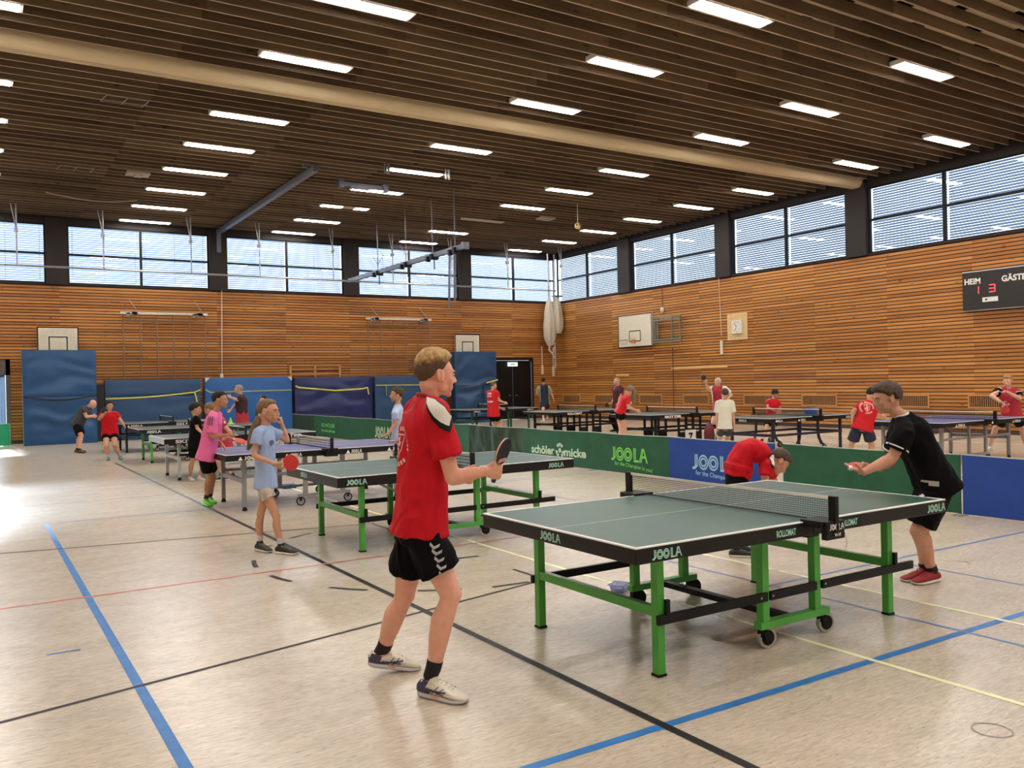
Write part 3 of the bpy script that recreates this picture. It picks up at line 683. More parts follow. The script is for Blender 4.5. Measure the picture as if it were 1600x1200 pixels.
# ------------------------------------------------------------------ court barriers
bgreen = mat('green_barrier_cloth', (.012, .105, .050), .7, var=.12, scale=4, bump=.25, bscale=3); bdark = mat('dark_green_barrier_cloth', (.016, .050, .026), .7, var=.2, scale=5, bump=.5, bscale=9)
bblue = mat('blue_barrier_cloth', (.008, .060, .34), .65, var=.12, scale=4, bump=.25, bscale=3); limeM = mat('lime_print', (.22, .75, .14), .5); skyM = mat('pale_blue_print', (.36, .66, .90), .5)
paleM = mat('pale_green_print', (.55, .78, .58), .5); sleeveM = mat('barrier_hem', (.55, .62, .60), .5)
BX = 9.47; BH = .685
def barrier(ya, yb, cloth, label, xa=None, xb=None, crinkle=.006, hem=True, prints=()):
    "panel from (xa, ya) on the far side to (xb, yb) on the near side"
    xa = xa or BX; xb = xb or BX; A = Vector((xa, ya, 0)); B = Vector((xb, yb, 0)); d = (B-A); L = d.length; d.normalize(); nrm = Vector((d.y, -d.x, 0))
    if nrm.x > 0: nrm = -nrm
    root = empty('court_barrier', A); T(root, label, 'barrier', 'court barriers')
    nu, nv = 40, 10; vs_ = []; fs_ = []
    def wob(u, v): return crinkle*(noise.noise(Vector((u*3+ya, v*1.2, 0)))*1.2+.7*noise.noise(Vector((u*9+v*4, v*2.5, ya))))*(math.sin(PI*min(max(u/L, 0), 1))**.4+.1)
    for s in (0, 1):
        for j in range(nv+1):
            for i in range(nu+1):
                u = L*i/nu; v = .015+(BH-.015)*j/nv; sag = -.012*math.sin(PI*i/nu)*(j/nv)
                p = d*u+nrm*(wob(u, v)+(.004 if s else -.004)); vs_.append((p.x, p.y, v+sag))
    K = (nu+1)*(nv+1)
    for s in (0, 1):
        for j in range(nv):
            for i in range(nu): a = s*K+j*(nu+1)+i; fs_.append((a, a+1, a+nu+2, a+nu+1))
    for i in range(nu): a = nv*(nu+1)+i; fs_.append((a, a+1, a+1+K, a+K))
    cl = mesh('barrier_cloth', MB().add(vs_, fs_), cloth, root, smooth=50)
    pp = MB()
    for u in (.02, L-.02):
        p = d*u-nrm*.012; pp.tube([(p.x, p.y, 0), (p.x, p.y, BH+.004)], [.009], 8); q = p+nrm*.16; q2 = p-nrm*.18; pp.bar((q.x, q.y, .008), (q2.x, q2.y, .008), .02, .014)
    p = d*.02; q = d*(L-.02); 
    mesh('barrier_frame', pp, mat('barrier_frame_grey', (.45, .48, .46), .45, .3), root)
    tb_ = MB()
    for i in range(12):
        p = d*(L*i/12); q = d*(L*(i+1)/12); z1, z2 = BH-.012*math.sin(PI*i/12)+.003, BH-.012*math.sin(PI*(i+1)/12)+.003; tb_.bar((p.x, p.y, z1), (q.x, q.y, z2), .016, .010)
    if hem: mesh('top_hem', tb_, sleeveM, root)
    for vf, yc, zc, m_, nm in prints:
        b = MB(); O = d*((ya-yc)/(ya-yb)*L)
        vs2 = []
        bmx = bmesh.new(); me = bpy.data.meshes.new('t'); me.from_pydata([(x, y_, 0) for x, y_ in vf[0]], [], vf[1]); bmx.from_mesh(me); bpy.data.meshes.remove(me)
        for v in bmx.verts:
            u = (O.length if True else 0)+v.co.x; z = zc+v.co.y; p = d*u+nrm*(wob(u, z)+.0085); v.co = Vector((p.x, p.y, z))
        me = bpy.data.meshes.new(nm); bmx.to_mesh(me); bmx.free(); me.materials.append(m_); o = bpy.data.objects.new(nm, me); COL.objects.link(o); o.parent = cl
    return root
JB = fit2d(J, .95, .24)
def slogan(w, curve=.03):
    v, f = fit2d(text2d('for the Champion in you!', 1, .012), w, None); return [(x, y-.10*(x/w+.5)**1.5*.7) for x, y in v], f
yS = [onz(p, 10).y for p in ()]
def ball_logo(r):
    v = []; f = []; n = 10
    for k in range(n):
        a = 2*PI*k/n; v.append((r*math.cos(a), r*math.sin(a)))
    c = len(v); v.append((0, 0))
    # hexagonal ball: outer facets with gaps
    V = []; F = []
    for k in range(n):
        if k in (0, 4, 7): continue
        a0, a1 = 2*PI*k/n+.03, 2*PI*(k+1)/n-.03; r0 = r*.52; i = len(V)
        V += [(r*math.cos(a0), r*math.sin(a0)), (r*math.cos(a1), r*math.sin(a1)), (r0*math.cos(a1-.1), r0*math.sin(a1-.1)), (r0*math.cos(a0+.1), r0*math.sin(a0+.1))]; F.append((i, i+1, i+2, i+3))
    i = len(V)
    for k in range(5):
        a = PI/2+2*PI*k/5; V.append((.36*r*math.cos(a), .36*r*math.sin(a)))
    F.append(tuple(range(i, i+5))); return V, F
scho = fit2d(text2d('schöler', 1, .03), .80, .17); mick = fit2d(text2d('micke', 1, .03), .68, .165)
bx = [27.1, 24.68, 22.5, 20.3, 18.6, 16.80, 14.57, 12.22, 10.265, 8.06, 5.63, 3.35]
barrier(29.3, 27.1, bdark, 'dark green court barrier at the far end of the row by the blue mats')
barrier(27.1, 24.68, bgreen, 'green court barrier with bright green lettering before the navy mat', prints=[(fit2d(text2d('SCHÖLER', 1, .02), 1.2, .14), 25.8, .40, limeM, 'bright_lettering'), (fit2d(text2d('micke', 1, .02), 1.2, .09), 25.8, .22, limeM, 'bright_lettering')])
barrier(24.68, 22.5, bgreen, 'plain green court barrier between two lettered ones near the far end')
barrier(22.5, 20.3, bgreen, 'green court barrier with pale lettering beside the boy leaning on the blue table', prints=[(fit2d(J, 1.0, .30), 21.6, .33, paleM, 'joola_lettering')])
barrier(20.3, 18.6, bgreen, 'green court barrier hidden behind the tall blond player')
barrier(18.6, 16.80, bgreen, 'plain green court barrier between the dark crumpled one and the tall blond player')
barrier(16.80, 14.57, bdark, 'dark crumpled green court barrier behind the raised black bat', crinkle=.03)
barrier(14.57, 12.22, bgreen, 'green court barrier with the pale ball logo between two words', prints=[(scho, 13.86, .285, paleM, 'word_schoeler'), (mick, 12.80, .28, paleM, 'word_micke'), (ball_logo(.145), 13.28, .30, paleM, 'ball_logo')])
barrier(12.22, 10.265, bgreen, 'green court barrier with lime green letters and slogan', prints=[(JB, 11.25, .338, limeM, 'joola_lettering'), (slogan(.98), 11.15, .165, limeM, 'slogan')])
barrier(10.265, 8.12, bblue, 'blue court barrier with pale blue letters behind the bending boy', prints=[(fit2d(J, .95, .235), 9.26, .325, skyM, 'joola_lettering'), (slogan(.98), 9.18, .15, skyM, 'slogan')])
barrier(7.98, 5.47, bgreen, 'plain green court barrier between the bending boy and the server in black')
barrier(5.45, 3.2, bblue, 'plain blue court barrier behind the server in black')
barrier(30.4, 29.9, mat('bright_green_cloth', (.02, .42, .20), .5), 'bright green barrier in front of the open glass door', xa=1.0, xb=-1.2)
# ------------------------------------------------------------------ crash mats against the back wall
def mat_block(name, x0, x1, y0, z1, col, label, strap_z=None, thick=.38, fold=.02, straps=()):
    "big gym mat standing on its edge, cover sagging in folds"
    r = empty(name, (x0, y0, 0)); T(r, label, 'gym mat')
    W = x1-x0; nu, nv = 48, 40; vs_ = []; fs_ = []
    for j in range(nv+1):
        for i in range(nu+1):
            u = W*i/nu; v = z1*j/nv; e = min(1, min(i, nu-i)/3, min(j, nv-j)/3)
            arcv = v+.22*z1*(u/W-.5)**2*4*.35
            f = fold*(math.sin(arcv*9+noise.noise(Vector((u*1.1, v*1.4, x0)))*5)*.7+1.2*noise.noise(Vector((u*1.3, v*3.2, x0))))*max(0, 1-v/z1)**.7
            y = -f*e-.05*math.sin(PI*i/nu)*math.sin(PI*min(1, j/nv*1.1))*e + (0 if e >= 1 else .02*(1-e))
            lean = -.0
            if strap_z: y += .045*math.exp(-((v-strap_z)/.03)**2)*e
            vs_.append((u, y, v))
    K = len(vs_)
    for j in range(nv):
        for i in range(nu): a = j*(nu+1)+i; fs_.append((a, a+1, a+nu+2, a+nu+1))
    # back and edges
    vs_ += [(0, thick, 0), (W, thick, 0), (W, thick, z1), (0, thick, z1)]
    b0, b1, b2, b3 = K, K+1, K+2, K+3; fs_.append((b1, b0, b3, b2))
    bot = list(range(nu+1)); top = [nv*(nu+1)+i for i in range(nu+1)]; lf = [j*(nu+1) for j in range(nv+1)]; rt = [j*(nu+1)+nu for j in range(nv+1)]
    fs_.append(tuple([b0, b1]+bot[::-1])); fs_.append(tuple([b2, b3]+top)); fs_.append(tuple([b3, b0]+lf)); fs_.append(tuple([b1, b2]+rt[::-1]))
    c = mesh('mat_cover', MB().add(vs_, fs_), col, r, smooth=50)
    for sc in straps:
        s = MB(); pts_ = sc['pts']
        for p, q in zip(pts_[:-1], pts_[1:]): s.bar((p[0], sc.get('y', -.075), p[1]), (q[0], sc.get('y', -.075), q[1]), .008, sc.get('w', .045))
        mesh('strap', s, sc['m'], c)
    return r
matA = mat('blue_mat_vinyl', (.010, .075, .21), .38, var=.08, scale=2); matB = mat('dark_blue_mat_vinyl', (.012, .060, .155), .42, var=.08, scale=2)
matC = mat('bright_blue_mat_vinyl', (.012, .105, .34), .42, var=.05, scale=2); matD = mat('navy_mat_vinyl', (.008, .018, .11), .33, var=.08, scale=2)
strapY = mat('yellow_strap', (.62, .60, .12), .6); strapK = mat('black_strap', (.01, .01, .012), .6)
def bow(x0, x1, za, zb, sag, n=12): return [(x0+(x1-x0)*i/n, za+(zb-za)*i/n-sag*math.sin(PI*i/n)) for i in range(n+1)]
mat_block('upright_mat', 1.33, 3.36, 29.9, 2.93, matA, 'tall blue mat standing upright beside the glass door', 1.46, straps=[dict(pts=bow(.0, 2.03, 1.50, 1.50, .12), m=strapK, w=.05, y=-.13)], fold=.06)
mat_block('lying_mat', 3.66, 6.62, 30.35, 1.97, matB, 'dull blue wide mat with a bowed yellow strap beside the tall blue mat', 1.42, straps=[dict(pts=bow(0, 2.75, 1.37, 1.52, .04), m=strapY), dict(pts=[(2.75, 1.52), (2.80, 1.35), (2.83, 1.15)], m=strapY), dict(pts=[(2.75, 1.52), (2.96, 1.60)], m=strapY)])
mat_block('lying_mat', 6.78, 9.80, 30.35, 2.0, matC, 'bright blue wide mat with cream corner patches', None, fold=.006, straps=[dict(pts=[(0, 1.60), (.15, 1.50), (3.0, 1.52)], m=mat('faded_strap', (.30, .34, .22), .6))])
cp = MB()
for x in (0, 3.02):
    s = 1 if x == 0 else -1; cp.add([(x, -.03, 2.005), (x+.16*s, -.03, 2.005), (x+.02*s, -.03, 1.86), (x, -.03, 1.86)], [(0, 1, 2, 3)])
o = mesh('corner_patch', cp, mat('cream_patch', (.62, .56, .42), .5)); o.parent = [c for c in bpy.data.objects if c.name.startswith('lying_mat.001')][0]
mat_block('lying_mat', 9.90, 12.90, 30.3, 1.96, matD, 'navy wide mat with a bright yellow strap', None, fold=.05, straps=[dict(pts=[(0, 1.66), (.12, 1.60), (1.5, 1.46), (2.55, 1.50), (2.78, 1.54)], m=strapY, w=.05), dict(pts=[(2.78, 1.54), (2.82, 1.28)], m=strapY)])
mat_block('lying_mat', 13.02, 16.1, 30.3, 1.95, matB, 'grey-blue wide mat behind the boy in pale blue', None, straps=[dict(pts=[(0, 1.62), (3.05, 1.58)], m=strapY, w=.03), dict(pts=[(.42, 1.60), (.42, 1.22)], m=strapY)])
mat_block('upright_mat', 16.45, 18.40, 30.2, 2.90, matB, 'tall dark blue mat standing upright beside the black door', 1.62, fold=.085, straps=[dict(pts=bow(0, 1.95, 1.52, 1.55, .0), m=strapK, w=.03), dict(pts=[(1.40, 1.62), (1.95, 1.74)], m=strapY, w=.05), dict(pts=[(1.25, 1.50), (1.25, .4)], m=strapK, w=.03)])
b = MB().box((0, 0, 0), (.26, .30, 1.85)); o = mesh('folded_mat', b, mat('black_mat', (.015, .014, .014), .6), loc=(3.38, 30.4, 0)); T(o, 'narrow black folded mat beside the tall blue mat', 'gym mat')

# ------------------------------------------------------------------ basketball boards
boardM = mat('cream_backboard', (.74, .69, .56), .5, var=.04); bline = mat('backboard_black_line', (.02, .015, .015), .5)
def backboard(x0, x1, z0, z1, label, loc, rz, rect=(.33, .45), ring=False, lines_=.035):
    r = empty('basketball_backboard', loc, rz); T(r, label, 'backboard', 'basketball backboards')
    W, H = x1-x0, z1-z0
    mesh('board', MB().box((0, 0, 0), (W, .03, H)), boardM, r)
    l_ = MB(); t = lines_
    for a in ((0, 0, t, H), (W-t, 0, W, H), (0, 0, W, t), (0, H-t, W, H)): l_.box((a[0], -.004, a[1]), (a[2], -.0, a[3]))
    c, w_, h_, zb = W/2, W*rect[0], H*rect[1], rect[2] if len(rect) > 2 else .03
    for a in ((c-w_/2, zb, c-w_/2+t, zb+h_), (c+w_/2-t, zb, c+w_/2, zb+h_), (c-w_/2, zb+h_-t, c+w_/2, zb+h_)): l_.box((a[0], -.004, a[1]), (a[2], -.0, a[3]))
    if len(rect) > 2: l_.box((c-w_/2, -.004, zb), (c+w_/2, 0, zb+t))
    mesh('board_markings', l_, bline, r)
    mesh('wall_mount', MB().box((W*.3, .03, H*.3), (W*.34, .16, H*.6)).box((W*.66, .03, H*.3), (W*.7, .16, H*.6)), greyM, r)
    return r
backboard(1.85, 3.05, 3.02, 3.92, 'white backboard with a black square above the tall blue mat by the glass door', (1.82, 31.30, 2.84), 0, (.46, .52, .12))
backboard(17.1, 18.3, 3.02, 3.90, 'small white backboard above the dark mat beside the black door', (17.07, 31.30, 2.80), 0, (.46, .52, .12))
rb = backboard(24.93, 26.95, 2.88, 4.18, 'large white backboard with orange ring bracket beside a grey frame', (22.20, 26.90, 2.90), -PI/2, (.34, .34, .22))
mesh('ring_bracket', MB().box((.90, -.12, .16), (1.05, -.01, .30)), mat('orange_bracket', (.62, .20, .05), .5), rb)
b = MB()
for k in range(24):
    a0, a1 = 2*PI*k/24, 2*PI*(k+1)/24; b.bar((.62+.225*math.cos(a0)*1.0-.1, -.17+.1*math.sin(a0), .30), (.62+.225*math.cos(a1)-.1, -.17+.1*math.sin(a1), .30), .016, .016)
mesh('ring', b, mat('grey_ring', (.30, .26, .22), .5), rb)
b = MB()
for k in range(16):
    a = 2*PI*k/16; b.bar((.52+.22*math.cos(a), -.17+.1*math.sin(a), .30), (.52+.15*math.cos(a+.3), -.17+.07*math.sin(a+.3), .10), .008, .008)
mesh('ring_net', b, mat('cream_net', (.62, .58, .46), .8), rb)
b = MB()
for z in (3.02, 3.12, 3.86, 3.96): b.bar((22.22, 24.82, z), (22.22, 23.30, z), .05, .05)
for y in (24.80, 24.70, 24.58, 23.78, 23.36): b.bar((22.22, y, 3.0), (22.22, y, 4.0), .045, .045)
pass
for y in (24.6, 23.4): b.bar((22.22, y, 3.9), (22.39, y, 3.9), .04, .04)
mesh('swing_frame', b, mat('grey_green_steel', (.22, .22, .17), .5, .3), rb).parent = None
sw = bpy.data.objects['swing_frame']; T(sw, 'grey steel swing frame beside the large swung backboard', 'wall frame')
b = MB().tube([(22.33, 24.4, 5.1), (22.33, 24.4, 4.35)], [.012], 6).tube([(22.33, 23.9, 2.78), (22.33, 23.9, .1)], [.014], 6); o = mesh('wall_cable', b, mat('brown_cable', (.13, .03, .02), .6)); T(o, 'thin dark red cable running down the wall below the round globe', 'cable')
o = mesh('wall_lamp', MB().ell((22.33, 24.42, 4.26), (.06, .09, .12)), mat('globe', (.65, .6, .55), .3), smooth=True); T(o, 'small round pale globe above the steel swing frame', 'wall lamp')
# clock on a wooden panel
ck = empty('wall_clock', (22.37, 20.68, 3.37)); T(ck, 'white square clock on a pale plywood panel', 'clock')
mesh('plywood_panel', MB().box((-.03, -.45, -.46), (.0, .45, .46)), mat('plywood', (.72, .52, .26), .5, var=.08), ck)
mesh('clock_case', MB().box((-.09, -.25, -.24), (-.03, .22, .22)), mat('clock_white', (.80, .77, .68), .5), ck, bevel=.01)
b = MB()
for k in range(12):
    a = 2*PI*k/12; b.bar((-.093, -.015+.155*math.sin(a), -.01+.155*math.cos(a)), (-.093, -.015+.19*math.sin(a), -.01+.19*math.cos(a)), .004, .022, (1, 0, 0))
b.bar((-.096, -.015, -.01), (-.096, .06, .10), .004, .016, (1, 0, 0)); b.bar((-.096, -.015, -.01), (-.096, .05, -.15), .004, .012, (1, 0, 0)); mesh('clock_hands', b, bline, ck)
o = mesh('wall_rope', MB().tube([(22.30, 21.45, 5.13), (22.30, 21.38, 3.1)], [.008], 6).box((22.27, 21.33, 2.45), (22.33, 21.42, 2.92)), mat('ivory', (.75, .70, .58), .5)); T(o, 'white cord with a long handle hanging beside the wall clock', 'pull cord')
plank = mat('pale_plank', (.78, .50, .20), .5)
T(mesh('repair_board', MB().box((22.355, 21.2, 1.98), (22.38, 24.0, 2.055)), plank), 'long pale replacement board under the large swung backboard', 'wall board')
T(mesh('repair_board', MB().box((22.355, 26.5, 1.78), (22.38, 27.3, 1.86)), plank), 'short pale replacement board above the man in maroon', 'wall board')
# wall vents
ventD = mat('vent_dark', (.03, .014, .008), .8); ventS = mat('vent_slat_wood', (.34, .17, .06), .5); ventF = mat('vent_frame_wood', (.55, .28, .085), .5)
names = ['first from the back corner', 'behind the man and the long-haired girl', 'behind the table with the number card', 'behind the man raising his bat', 'behind the boy bending over the net table', 'beside the boy with the round emblem', 'behind the server in black', 'behind the curly blond boy']
V0 = [29.8, 27.5, 24.6, 22.14, 19.2, 16.77, 13.79, 11.4]
for ya, nm in zip(V0, names):
    r = empty('wall_vent', (22.375, ya, .70)); T(r, 'wooden louvre vent low in the boarded wall, '+nm, 'vent', 'louvre vents in the right wall')
    mesh('vent_frame', MB().box((-.03, -.03, -.03), (0, 1.27, 0)).box((-.03, -.03, .29), (0, 1.27, .32)).box((-.03, -.03, 0), (0, 0, .29)).box((-.03, 1.24, 0), (0, 1.27, .29)), ventF, r)
    mesh('vent_backing', MB().box((-.008, 0, 0), (-.002, 1.24, .29)), ventD, r)
    b = MB()
    for k in range(22): b.box((-.024, .02+k*.056, 0), (-.01, .02+k*.056+.024, .29))
    mesh('vent_slats', b, ventS, r)
# scoreboard
sb = empty('scoreboard', (22.33, 12.71, 3.24)); T(sb, 'black electronic scoreboard with red digits on the boards', 'scoreboard')
mesh('scoreboard_case', MB().box((-.06, -2.4, 0), (.04, 0, 1.02)), mat('scoreboard_black', (.022, .020, .019), .5), sb); mesh('case_trim', MB().box((-.065, -2.4, 1.0), (.04, 0, 1.03)).box((-.065, -2.4, -.015), (.04, 0, .0)), steelM, sb)
def sbt(vf, y, z, m_, nm, sh=0):
    b = MB(); lay(b, vf, (-.066, y, z), (0, -1, 0), (0, 0, 1), (-1, 0, 0)); mesh(nm, b, m_, sb)
sbt(fit2d(text2d('HEIM', 1, .035), .42, .155), -.27, .76, whiteM, 'word_heim'); sbt(fit2d(text2d('GÄSTE', 1, .035), .60, .19), -1.32, .765, whiteM, 'word_gaeste')
ledM = mat('red_led', (.7, .02, .02), .5, emit=(1, .05, .06), es=2.2)
def seg(d, h=.21, w=.11, t=.018):
    S = {'1': 'bc', '3': 'abgcd'}[d]; v = []; f = []
    def q(x0, y0, x1, y1): k = len(v); v.extend([(x0, y0), (x1, y0), (x1, y1), (x0, y1)]); f.append((k, k+1, k+2, k+3))
    if 'a' in S: q(-w/2, h/2-t, w/2-t, h/2)
    if 'g' in S: q(-w/2, -t/2, w/2-t, t/2)
    if 'd' in S: q(-w/2, -h/2, w/2-t, -h/2+t)
    if 'b' in S: q(w/2-t, .01, w/2, h/2-.01)
    if 'c' in S: q(w/2-t, -h/2+.01, w/2, -.01)
    return v, f
sbt(seg('1'), -.38, .52, ledM, 'red_digit'); sbt(seg('3', .20, .16), -.78, .535, ledM, 'red_digit')
b = MB(); lay(b, ([(-.2, -.06), (.2, -.06), (.2, .06), (-.2, .06)], [(0, 1, 2, 3)]), (-.063, -.72, .255), (0, -1, 0), (0, 0, 1), (-1, 0, 0)); pl_ = mesh('maker_plate', b, whiteM, sb)
b = MB(); lay(b, ([(.03*math.cos(a*.6), .025*math.sin(a*.6)) for a in range(10)], [tuple(range(10))]), (-.067, -.62, .255), (0, -1, 0), (0, 0, 1), (-1, 0, 0)); mesh('plate_mark', b, blackM, pl_)
# climbing poles on the back wall
poleM = mat('climbing_pole_wood', (.23, .14, .08), .5)
def poles(x0, x1, label):
    r = empty('climbing_pole_frame', (x0, 31.22, 0)); T(r, label, 'climbing frame', 'climbing pole frames'); W = x1-x0
    mesh('top_rail', MB().box((-.08, -.05, 4.20), (W+.08, .05, 4.28)), mat('pale_rail', (.62, .58, .50), .4, .4), r); mesh('lower_rail', MB().box((0, -.02, 3.98), (W, .02, 4.02)), poleM, r)
    for k in range(6): mesh('pole', MB().tube([(W*k/5, 0, 0.02), (W*k/5, 0, 4.2)], [.022], 8), poleM, r)
    for x in (.25, W-.28):
        mesh('rail_bracket', MB().bar((x, -.06, 4.24), (x, .26, 4.0), .05, .05).bar((x-.15, -.02, 4.19), (x+.2, -.02, 4.26), .06, .10).bar((x, .26, 4.7), (x+.2, 0, 4.3), .02, .02), greyM, r)
poles(4.36, 7.02, 'tall climbing pole frame on the back wall above the dull blue mat'); poles(13.17, 15.85, 'tall climbing pole frame on the back wall above the blond player')
b = MB()
for x in (.0, .95, 1.93): b.box((x-.03, -.1, 1.4), (x+.03, .0, 2.43))
for z in (1.5, 1.7, 1.9, 2.1, 2.28, 2.42): b.box((0, -.09, z-.018), (1.93, -.05, z+.018))
o = mesh('wall_bars', b, mat('wall_bar_wood', (.60, .31, .10), .4), loc=(10.1, 31.45, .0)); T(o, 'short wooden wall bars showing above the navy mat', 'wall bars')
o = mesh('dark_box', MB().box((0, 0, 0), (.22, .15, .12)), bline, loc=(13.2, 30.4, 2.02)); 
bpy.data.objects.remove(o)
# pipe rail with hangers under the ceiling
pipeM = mat('painted_pipe', (.36, .36, .37), .4, .5)
r = empty('pipe_rail', (-3, 29.5, 5.45)); T(r, 'long horizontal pipe hung from the ceiling in front of the back windows', 'pipe rail')
mesh('pipe', MB().tube([(0, 0, 0), (24.0, 0, 0)], [.035], 8), pipeM, r)
for x in (1.24, 3.6, 6.24, 8.5, 11.15, 13.5, 16.0, 18.6, 21.3):
    X = x+3; mesh('hanger', MB().tube([(X, 0, 0), (X, 0, 1.85)], [.02], 6).tube([(X, 0, 1.05), (X-.14, 0, 1.86)], [.016], 6).box((X-.06, -.06, 1.0), (X+.04, .06, 1.12)), pipeM, r)
galv = mat('grey_blue_steel', (.17, .18, .22), .4, .6)
r = empty('ceiling_rail', (7.53, 21.0, 7.20)); T(r, 'straight grey steel rail running under the ceiling toward the back wall', 'ceiling rail')
mesh('rail', MB().box((-.07, 0, -.09), (.07, 10.2, .06)), galv, r); mesh('rail_drop', MB().box((-.07, 10.0, -.75), (.05, 10.14, -.05)), galv, r); mesh('rail_bracket', MB().box((-.25, .2, .03), (.2, .32, .12)), galv, r)
r = empty('rope_beam', (12.15, 21.6, 5.60)); T(r, 'grey steel beam with trolleys hung by rods in front of the back windows', 'hanging beam')
mesh('beam', MB().box((-.06, 0, -.08), (.06, 8.9, .06)), galv, r)
for y in (.55, 2.0, 3.9, 6.2):
    mesh('hanger_rod', MB().tube([(0, y, .05), (0, y, 1.75)], [.018], 6).tube([(0, y, .25), (.22, y, .6)], [.01], 5).tube([(0, y, .25), (-.22, y, .6)], [.01], 5), galv, r)
    mesh('trolley', MB().box((-.13, y-.16, -.14), (.13, y-.02, .02)).box((-.15, y+.1, -.18), (-.02, y+.2, -.02)).tube([(0, y-.1, -.1), (0, y-.1, -.45)], [.02], 6), blackM, r)
mesh('beam_end', MB().box((-.1, -.12, -.1), (.1, 0, .1)).bar((-.0, .9, -.1), (0, 1.0, -1.7), .05, .05).bar((.16, .9, -.1), (.2, 1.0, -1.5), .05, .05), galv, r)
r = empty('hanging_ball', (16.65, 22.1, 6.62)); T(r, 'yellowish ball with a face hanging on a string from the ceiling', 'ball')
mesh('ball', MB().ell((0, 0, 0), (.105, .105, .105)), mat('yellow_ball', (.62, .48, .16), .5), r, smooth=True); mesh('string', MB().tube([(0, 0, .1), (0, 0, 1.02)], [.012], 6), mat('cream_net', (.6, .5, .3)), r)
b = MB(); b.ell((-.085, -.06, .02), (.02, .02, .03)); b.ell((.0, -.105, .02), (.02, .02, .03)); mesh('ball_marking', b, bline, r)
for (x, y), nm in zip([(3.8, 24.1), (17.0, 24.4)], ['left', 'right']):
    r = empty('ceiling_box', (x, y, 7.29)); T(r, 'small pale square box on the ceiling %s' % {'left': 'above the boy in pink', 'right': 'beside the hanging yellow ball'}[nm], 'ceiling box')
    mesh('box_cover', MB().box((-.28, -.2, -.03), (.28, .2, .03)).box((-.1, -.1, -.07), (.1, .1, -.03)), mat('pale_box', (.45, .38, .30), .5), r)
for x, y in ((9.05, 20.1), (10.75, 20.0)):
    o = mesh('ceiling_spout', MB().tube([(0, 0, 0), (0, 0, -.26)], [.035], 8).tube([(.09, 0, 0), (.09, 0, -.26)], [.035], 8), steelM, loc=(x, y, 7.3)); T(o, 'pair of short metal tubes below a strip light, %s' % ('beside the folded apparatus' if x < 10 else 'away from the folded apparatus'), 'metal tubes')
r = empty('ceiling_apparatus', (8.7, 22.3, 7.2)); T(r, 'folded grey metal apparatus under the ceiling between two strip lights', 'metal apparatus')
mesh('apparatus_frame', MB().box((0, 0, -.06), (1.35, .08, .05)).box((-.08, -.05, -.12), (.08, .12, .12)).box((1.25, -.05, -.12), (1.4, .12, .1)).box((.25, -.06, -.1), (.85, .1, -.04)), galv, r)
for x, y, n_ in ((2.3, 17.9, 'close behind the curtain housing'), (2.0, 24.0, 'beside the slack cable'), (9.4, 27.6, 'between the steel rail and the beam')):
    b = MB()
    for k in range(3): b.bar((x+.38*k, y, 7.285), (x+.38*k-.06, y+.42, 7.285), .012, .012)
    b.bar((x, y, 7.285), (x+.76, y, 7.285), .012, .012); b.bar((x-.06, y+.42, 7.285), (x+.70, y+.42, 7.285), .012, .012)
    o = mesh('ceiling_bracket', b, greyM); T(o, 'thin wire bracket frame on the ceiling boards, '+n_, 'ceiling bracket')
b = MB(); P_ = [(-.0+2.4*k/16, -1.5*math.sin(PI*k/16)*.5, -.28*math.sin(PI*k/16)) for k in range(17)]; b.tube(P_, [.012], 5); o = mesh('ceiling_cable', b, cream, loc=(1.9, 27.5, 7.3)); T(o, 'thin slack cable sagging below the ceiling', 'cable')
b = MB().tube([(0, 0, 0), (-.06, 0, -3.2)], [.012], 5).box((-.12, -.03, -3.5), (-.02, .03, -2.98)); o = mesh('wall_rope', b, MATS['ivory'], loc=(7.65, 31.35, 5.13)); T(o, 'white cord with a long handle on the back wall above the bright blue mat', 'pull cord')
# ball nets hung in the corner
netW = mat('cream_ball_net', (.58, .54, .44), .8, var=.2, scale=30, bump=.8, bscale=60)
r = empty('corner_nets', (21.9, 30.9, 5.4)); T(r, 'cream ball nets hanging bunched in the corner between the walls', 'net')
def bunch(x, y, z0, z1, w0, w1, seed):
    b = MB(); N_ = 28; M_ = 22; vs_ = []; fs_ = []
    for j in range(M_+1):
        t = j/M_; z = z0+(z1-z0)*t; rr_ = w0*float(np.interp(t, [0, .08, .3, .6, .85, 1], [.15, .45, .75, .95, .9, .45]))
        for i in range(N_):
            a = 2*PI*i/N_; q = rr_*(1+.22*math.cos(a*7+seed)+.14*noise.noise(Vector((a*3, z*2, seed))))
            vs_.append((x+q*math.cos(a)+.10*noise.noise(Vector((0, z, seed))), y+q*.6*math.sin(a), z))
    for j in range(M_):
        for i in range(N_): fs_.append((j*N_+i, j*N_+(i+1) % N_, (j+1)*N_+(i+1) % N_, (j+1)*N_+i))
    b.add(vs_, fs_); return b
mesh('net_bunch', bunch(-.28, 0, -.12, -2.2, .30, .2, 1), netW, r, smooth=True); mesh('net_bunch', bunch(.12, 0, -.05, -1.65, .30, .2, 5), netW, r, smooth=True)
b = MB()
for p, q in (((-.5, -2.05), (-.3, -2.15)), ((-.3, -2.15), (-.35, -2.4)), ((-.35, -2.4), (-.15, -2.55)), ((-.15, -2.55), (-.05, -2.25)), ((-.15, -2.55), (-.1, -2.75)), ((-.38, -2.2), (.0, -2.1))): b.bar((p[0], 0, p[1]), (q[0], 0, q[1]), .045, .045)
mesh('net_border', b, mat('white_border_band', (.75, .7, .6), .7), r)
mesh('net_hoop', MB().tube([(.15+.28*math.cos(a), .15*math.sin(a), 0) for a in np.linspace(0, 2*PI, 25)], [.03], 6), galv, r)
